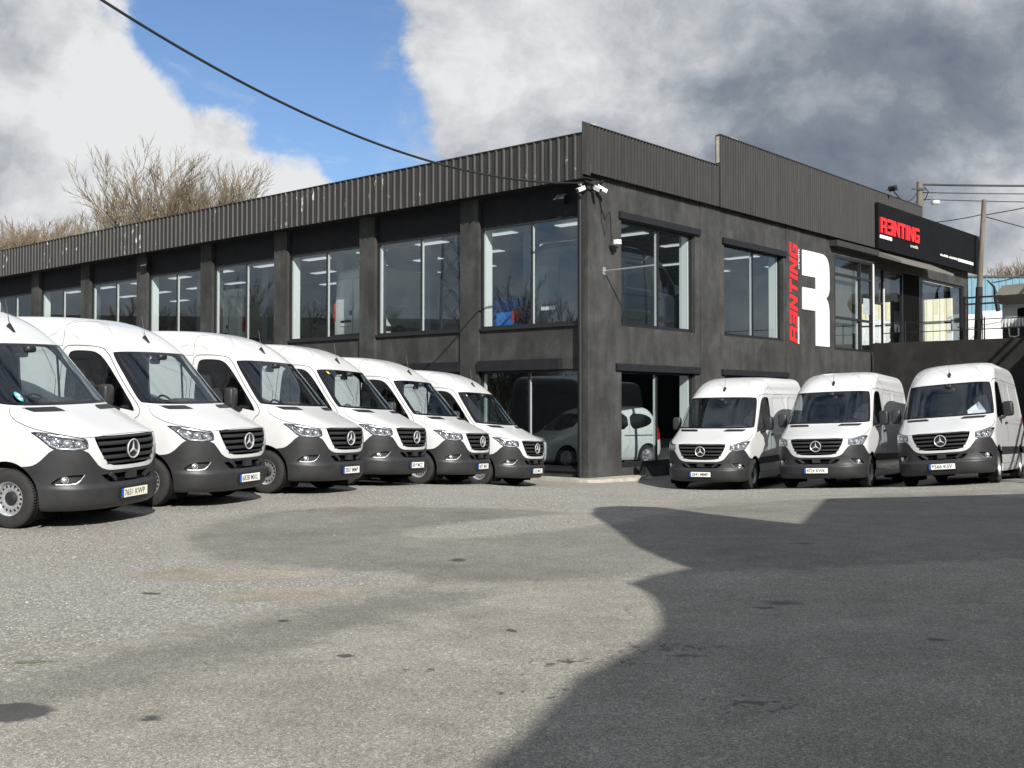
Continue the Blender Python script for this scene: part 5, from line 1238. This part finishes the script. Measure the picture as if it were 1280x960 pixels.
cable('thick black cable sagging across the whole sky down to the building corner', [(1.72 - .6192 * s_, 28.55 - .7852 * s_, 7.277 - .1741 * s_ + .0174 * s_ * s_) for s_ in np.linspace(-.2, 24, 60)], .025, 0, 1)
cable('thick cable running right from the lamp pole top', [(22.9, 62, 13.95), (44, 61.5, 14.3)], .06, .25)
cable('thin cable running right just below the thick one of the lamp pole', [(22.9, 62, 13.5), (44, 61.5, 13.55)], .03, .15)
cable('lowest thin cable running right from the lamp pole', [(22.9, 62, 13.12), (44, 61.5, 13.05)], .025, .2)
cable('upper cable from the roof edge to the lamp pole', [(14.9, 43.3, 9.95), (22.7, 62, 13.6)], .03, .5)
cable('lower cable from the roof edge to the lamp pole', [(15.3, 43.9, 9.85), (22.7, 62, 13.2)], .025, .5)
cable('cable from the dark leaning pole rising towards the right edge', [(21.27, 50, 10.15), (30, 48, 12.2)], .025, .2)
cable('cable from the dark leaning pole falling towards the right edge', [(21.27, 50, 10.1), (30, 51, 8.3)], .022, .1)
cable('cable from behind the sign to the dark leaning pole', [(14, 47, 9.3), (21.27, 50, 10.2)], .025, .25)
cable('cable hanging from the joint of the dark leaning pole up to the right edge', [(21.6, 49.9, 7.1), (26, 49.5, 9.6)], .03, .5)

# ------------------------------------------------------------------ bare trees
def tree(name, x, y, z0, h, seed, lab, m='twig', spread=1.0, nb=10, dens=1.0, grp=None, trunk=.3):
    rg = random.Random(seed); r = empty(name, (x, y, z0), label=lab, cat='tree', group=grp)
    T = MB(); K = MB()
    def grow(p, d, ln, rad, lev):
        pts = [p]; n = 5 if lev < 2 else 3; dd = d.copy()
        for i in range(n):
            dd = (dd + Vector((rg.gauss(0, .09), rg.gauss(0, .09), rg.gauss(.05, .06)))).normalized(); pts.append(pts[-1] + dd * ln / n)
        rads = [rad * (1 - .72 * i / n) for i in range(n + 1)]
        (T if lev < 2 else K).tube(pts, rads, 7 if lev == 0 else (5 if lev == 1 else 3), caps=False)
        if lev >= 4: return
        cnt = int([1, 11, 9, 7][lev] * (dens if lev > 1 else 1) + rg.random())
        for c in range(cnt):
            u = (.28 + .72 * (c + rg.random()) / cnt) if lev == 0 else .22 + .78 * (c + rg.random()) / cnt
            u = min(u, .99); i = int(u * n); q = pts[i].lerp(pts[i + 1], u * n - i)
            t_ = pts[i + 1] - pts[i]; t_.normalize(); ax = Vector((rg.gauss(0, 1), rg.gauss(0, 1), rg.gauss(0, .5))); ax = (ax - t_ * ax.dot(t_)).normalized()
            an = rg.uniform(.32, .72); nd = (t_ * math.cos(an) + ax * math.sin(an)); nd.z += .12; nd.normalize()
            grow(q, nd, ln * rg.uniform(.34, .52) * (1.2 - .4 * u), max(rads[i] * .55, .018), lev + 1)
    base = Vector((0, 0, 0)); top = Vector((rg.gauss(0, .2), rg.gauss(0, .2), h * .26)); T.tube([base, base.lerp(top, .5), top], [trunk, trunk * .85, trunk * .75], 8, caps=False)
    for c in range(nb):
        az = 2 * math.pi * (c + rg.random() * .7) / nb; an = (.10 + .52 * math.sqrt((c * .618 + rg.random() * .3) % 1.0)) * spread
        q = base.lerp(top, rg.uniform(.72, 1.0)); d = Vector((math.cos(az) * math.sin(an), math.sin(az) * math.sin(an), math.cos(an)))
        grow(q, d, h * rg.uniform(.56, .72) * (1 - .25 * max(0, an - .3)), trunk * .42, 1)
    T.build('trunk', ['bark'], r, 60, fix=False); K.build('crown', [m], r, None, fix=False)
    return r
tree('bare_tree', -24.9, 78, 0, 16.6, 11, 'tall bare tree with an open fan of twigs, left of the two tallest', grp='bare trees behind the roof', nb=14, trunk=.34, spread=.46)
tree('bare_tree', -21.3, 79, 0, 16.2, 5, 'tall bare tree with a rounded crown, right of the two tallest', grp='bare trees behind the roof', nb=14, trunk=.32, spread=.50)
BT = ((150, 17.6, 21, 'twig', 'brown bushy bare tree right at the foot of the two tall bare trees'), (128, 16.6, 22, 'twig', 'tallest of the brown bushy bare trees left of the two tall ones'),
      (100, 15.8, 23, 'twig', 'rounded brown bushy tree in the middle of the thicket behind the long roof'), (76, 15.6, 24, 'twig_red', 'reddish bushy bare tree where the thicket starts to drop towards the left'),
      (50, 16.6, 25, 'twig_red', 'reddish low bushy tree above the second roof bay from the left edge'), (22, 16.6, 26, 'twig_red', 'reddish low bushy tree just inside the left edge of the picture'),
      (-6, 16.2, 27, 'twig', 'bushy bare tree cut by the left edge of the picture'), (-50, 16.5, 28, 'twig', 'bushy bare tree left of the picture edge'), (176, 17.0, 29, 'twig', 'brown bushy tree between and below the two tall bare trees'),
      (112, 15.6, 30, 'twig_red', 'reddish bushy tree in front of the tallest of the thicket'), (62, 15.4, 31, 'twig', 'greyish bushy tree among the reddish ones near the left edge'), (36, 16.2, 32, 'twig_red', 'small reddish bushy tree over the roof edge near the left edge'),
      (8, 16.8, 34, 'twig', 'greyish bushy tree above the first roof ribs at the left edge'), (88, 15.8, 35, 'twig', 'dense grey brown tree in the middle of the low thicket'))
for i, (px, hh, sd, mm_, lb) in enumerate(BT):
    yy = 84 + (i % 3) * 4
    tree('bushy_tree', (px - 640) / 1391 * yy, yy, 0, hh * .81 * (yy / 84), sd, lb, mm_, .7, 11, 1.0, 'bushy bare trees of the thicket behind the roof', .2)
for i, (px, hh) in enumerate(((1252, 13.6), (1275, 13.2), (1292, 14.5))):
    tree('bare_tree', (px - 640) / 1391 * 118, 118, 4, hh - 1.5, 40 + i, ('far bare tree right of the leaning pole behind the blue shed', 'far bare tree cut by the right edge behind the blue shed', 'far bare tree just outside the right edge behind the blue shed')[i], 'twig_red', 1.1, 7, .9, 'far bare trees behind the blue shed')
for i, (x, y) in enumerate(((-46, 35), (-47, 42), (-50, 50), (-44, 24))):
    o = copy_tree(bpy.data.objects['bushy_tree'] if i % 2 else bpy.data.objects['bushy_tree.003']); o.location = (x, y, -6); o['label'] = ('nearest', 'second nearest', 'third nearest', 'southernmost')[i] + ' bushy bare tree far to the left that only shows as a reflection'
# wooded hills round the site
n = 160; V = []; F = []
for i in range(n):
    an = 2 * math.pi * i / n; hh = 16 + 14 * (.5 + .5 * math.sin(3 * an + 1)) + 5 * math.sin(11 * an) + 3 * math.sin(23 * an + 2)
    for rr_, z in ((330, -1), (380, hh * .55), (450, hh), (600, hh * .6)): V.append((rr_ * math.cos(an), rr_ * math.sin(an), z))
for i in range(n):
    for k in range(3): a = i * 4 + k; c = ((i + 1) % n) * 4 + k; F.append((a, c, c + 1, a + 1))
mat('hill_wood', (.055, .060, .035), .95, var=.5, vscale=.12, bump=1.0, bscale=.3)
link('hills', mesh('hills', V, F, 'hill_wood', None, 180), None, kind='structure')
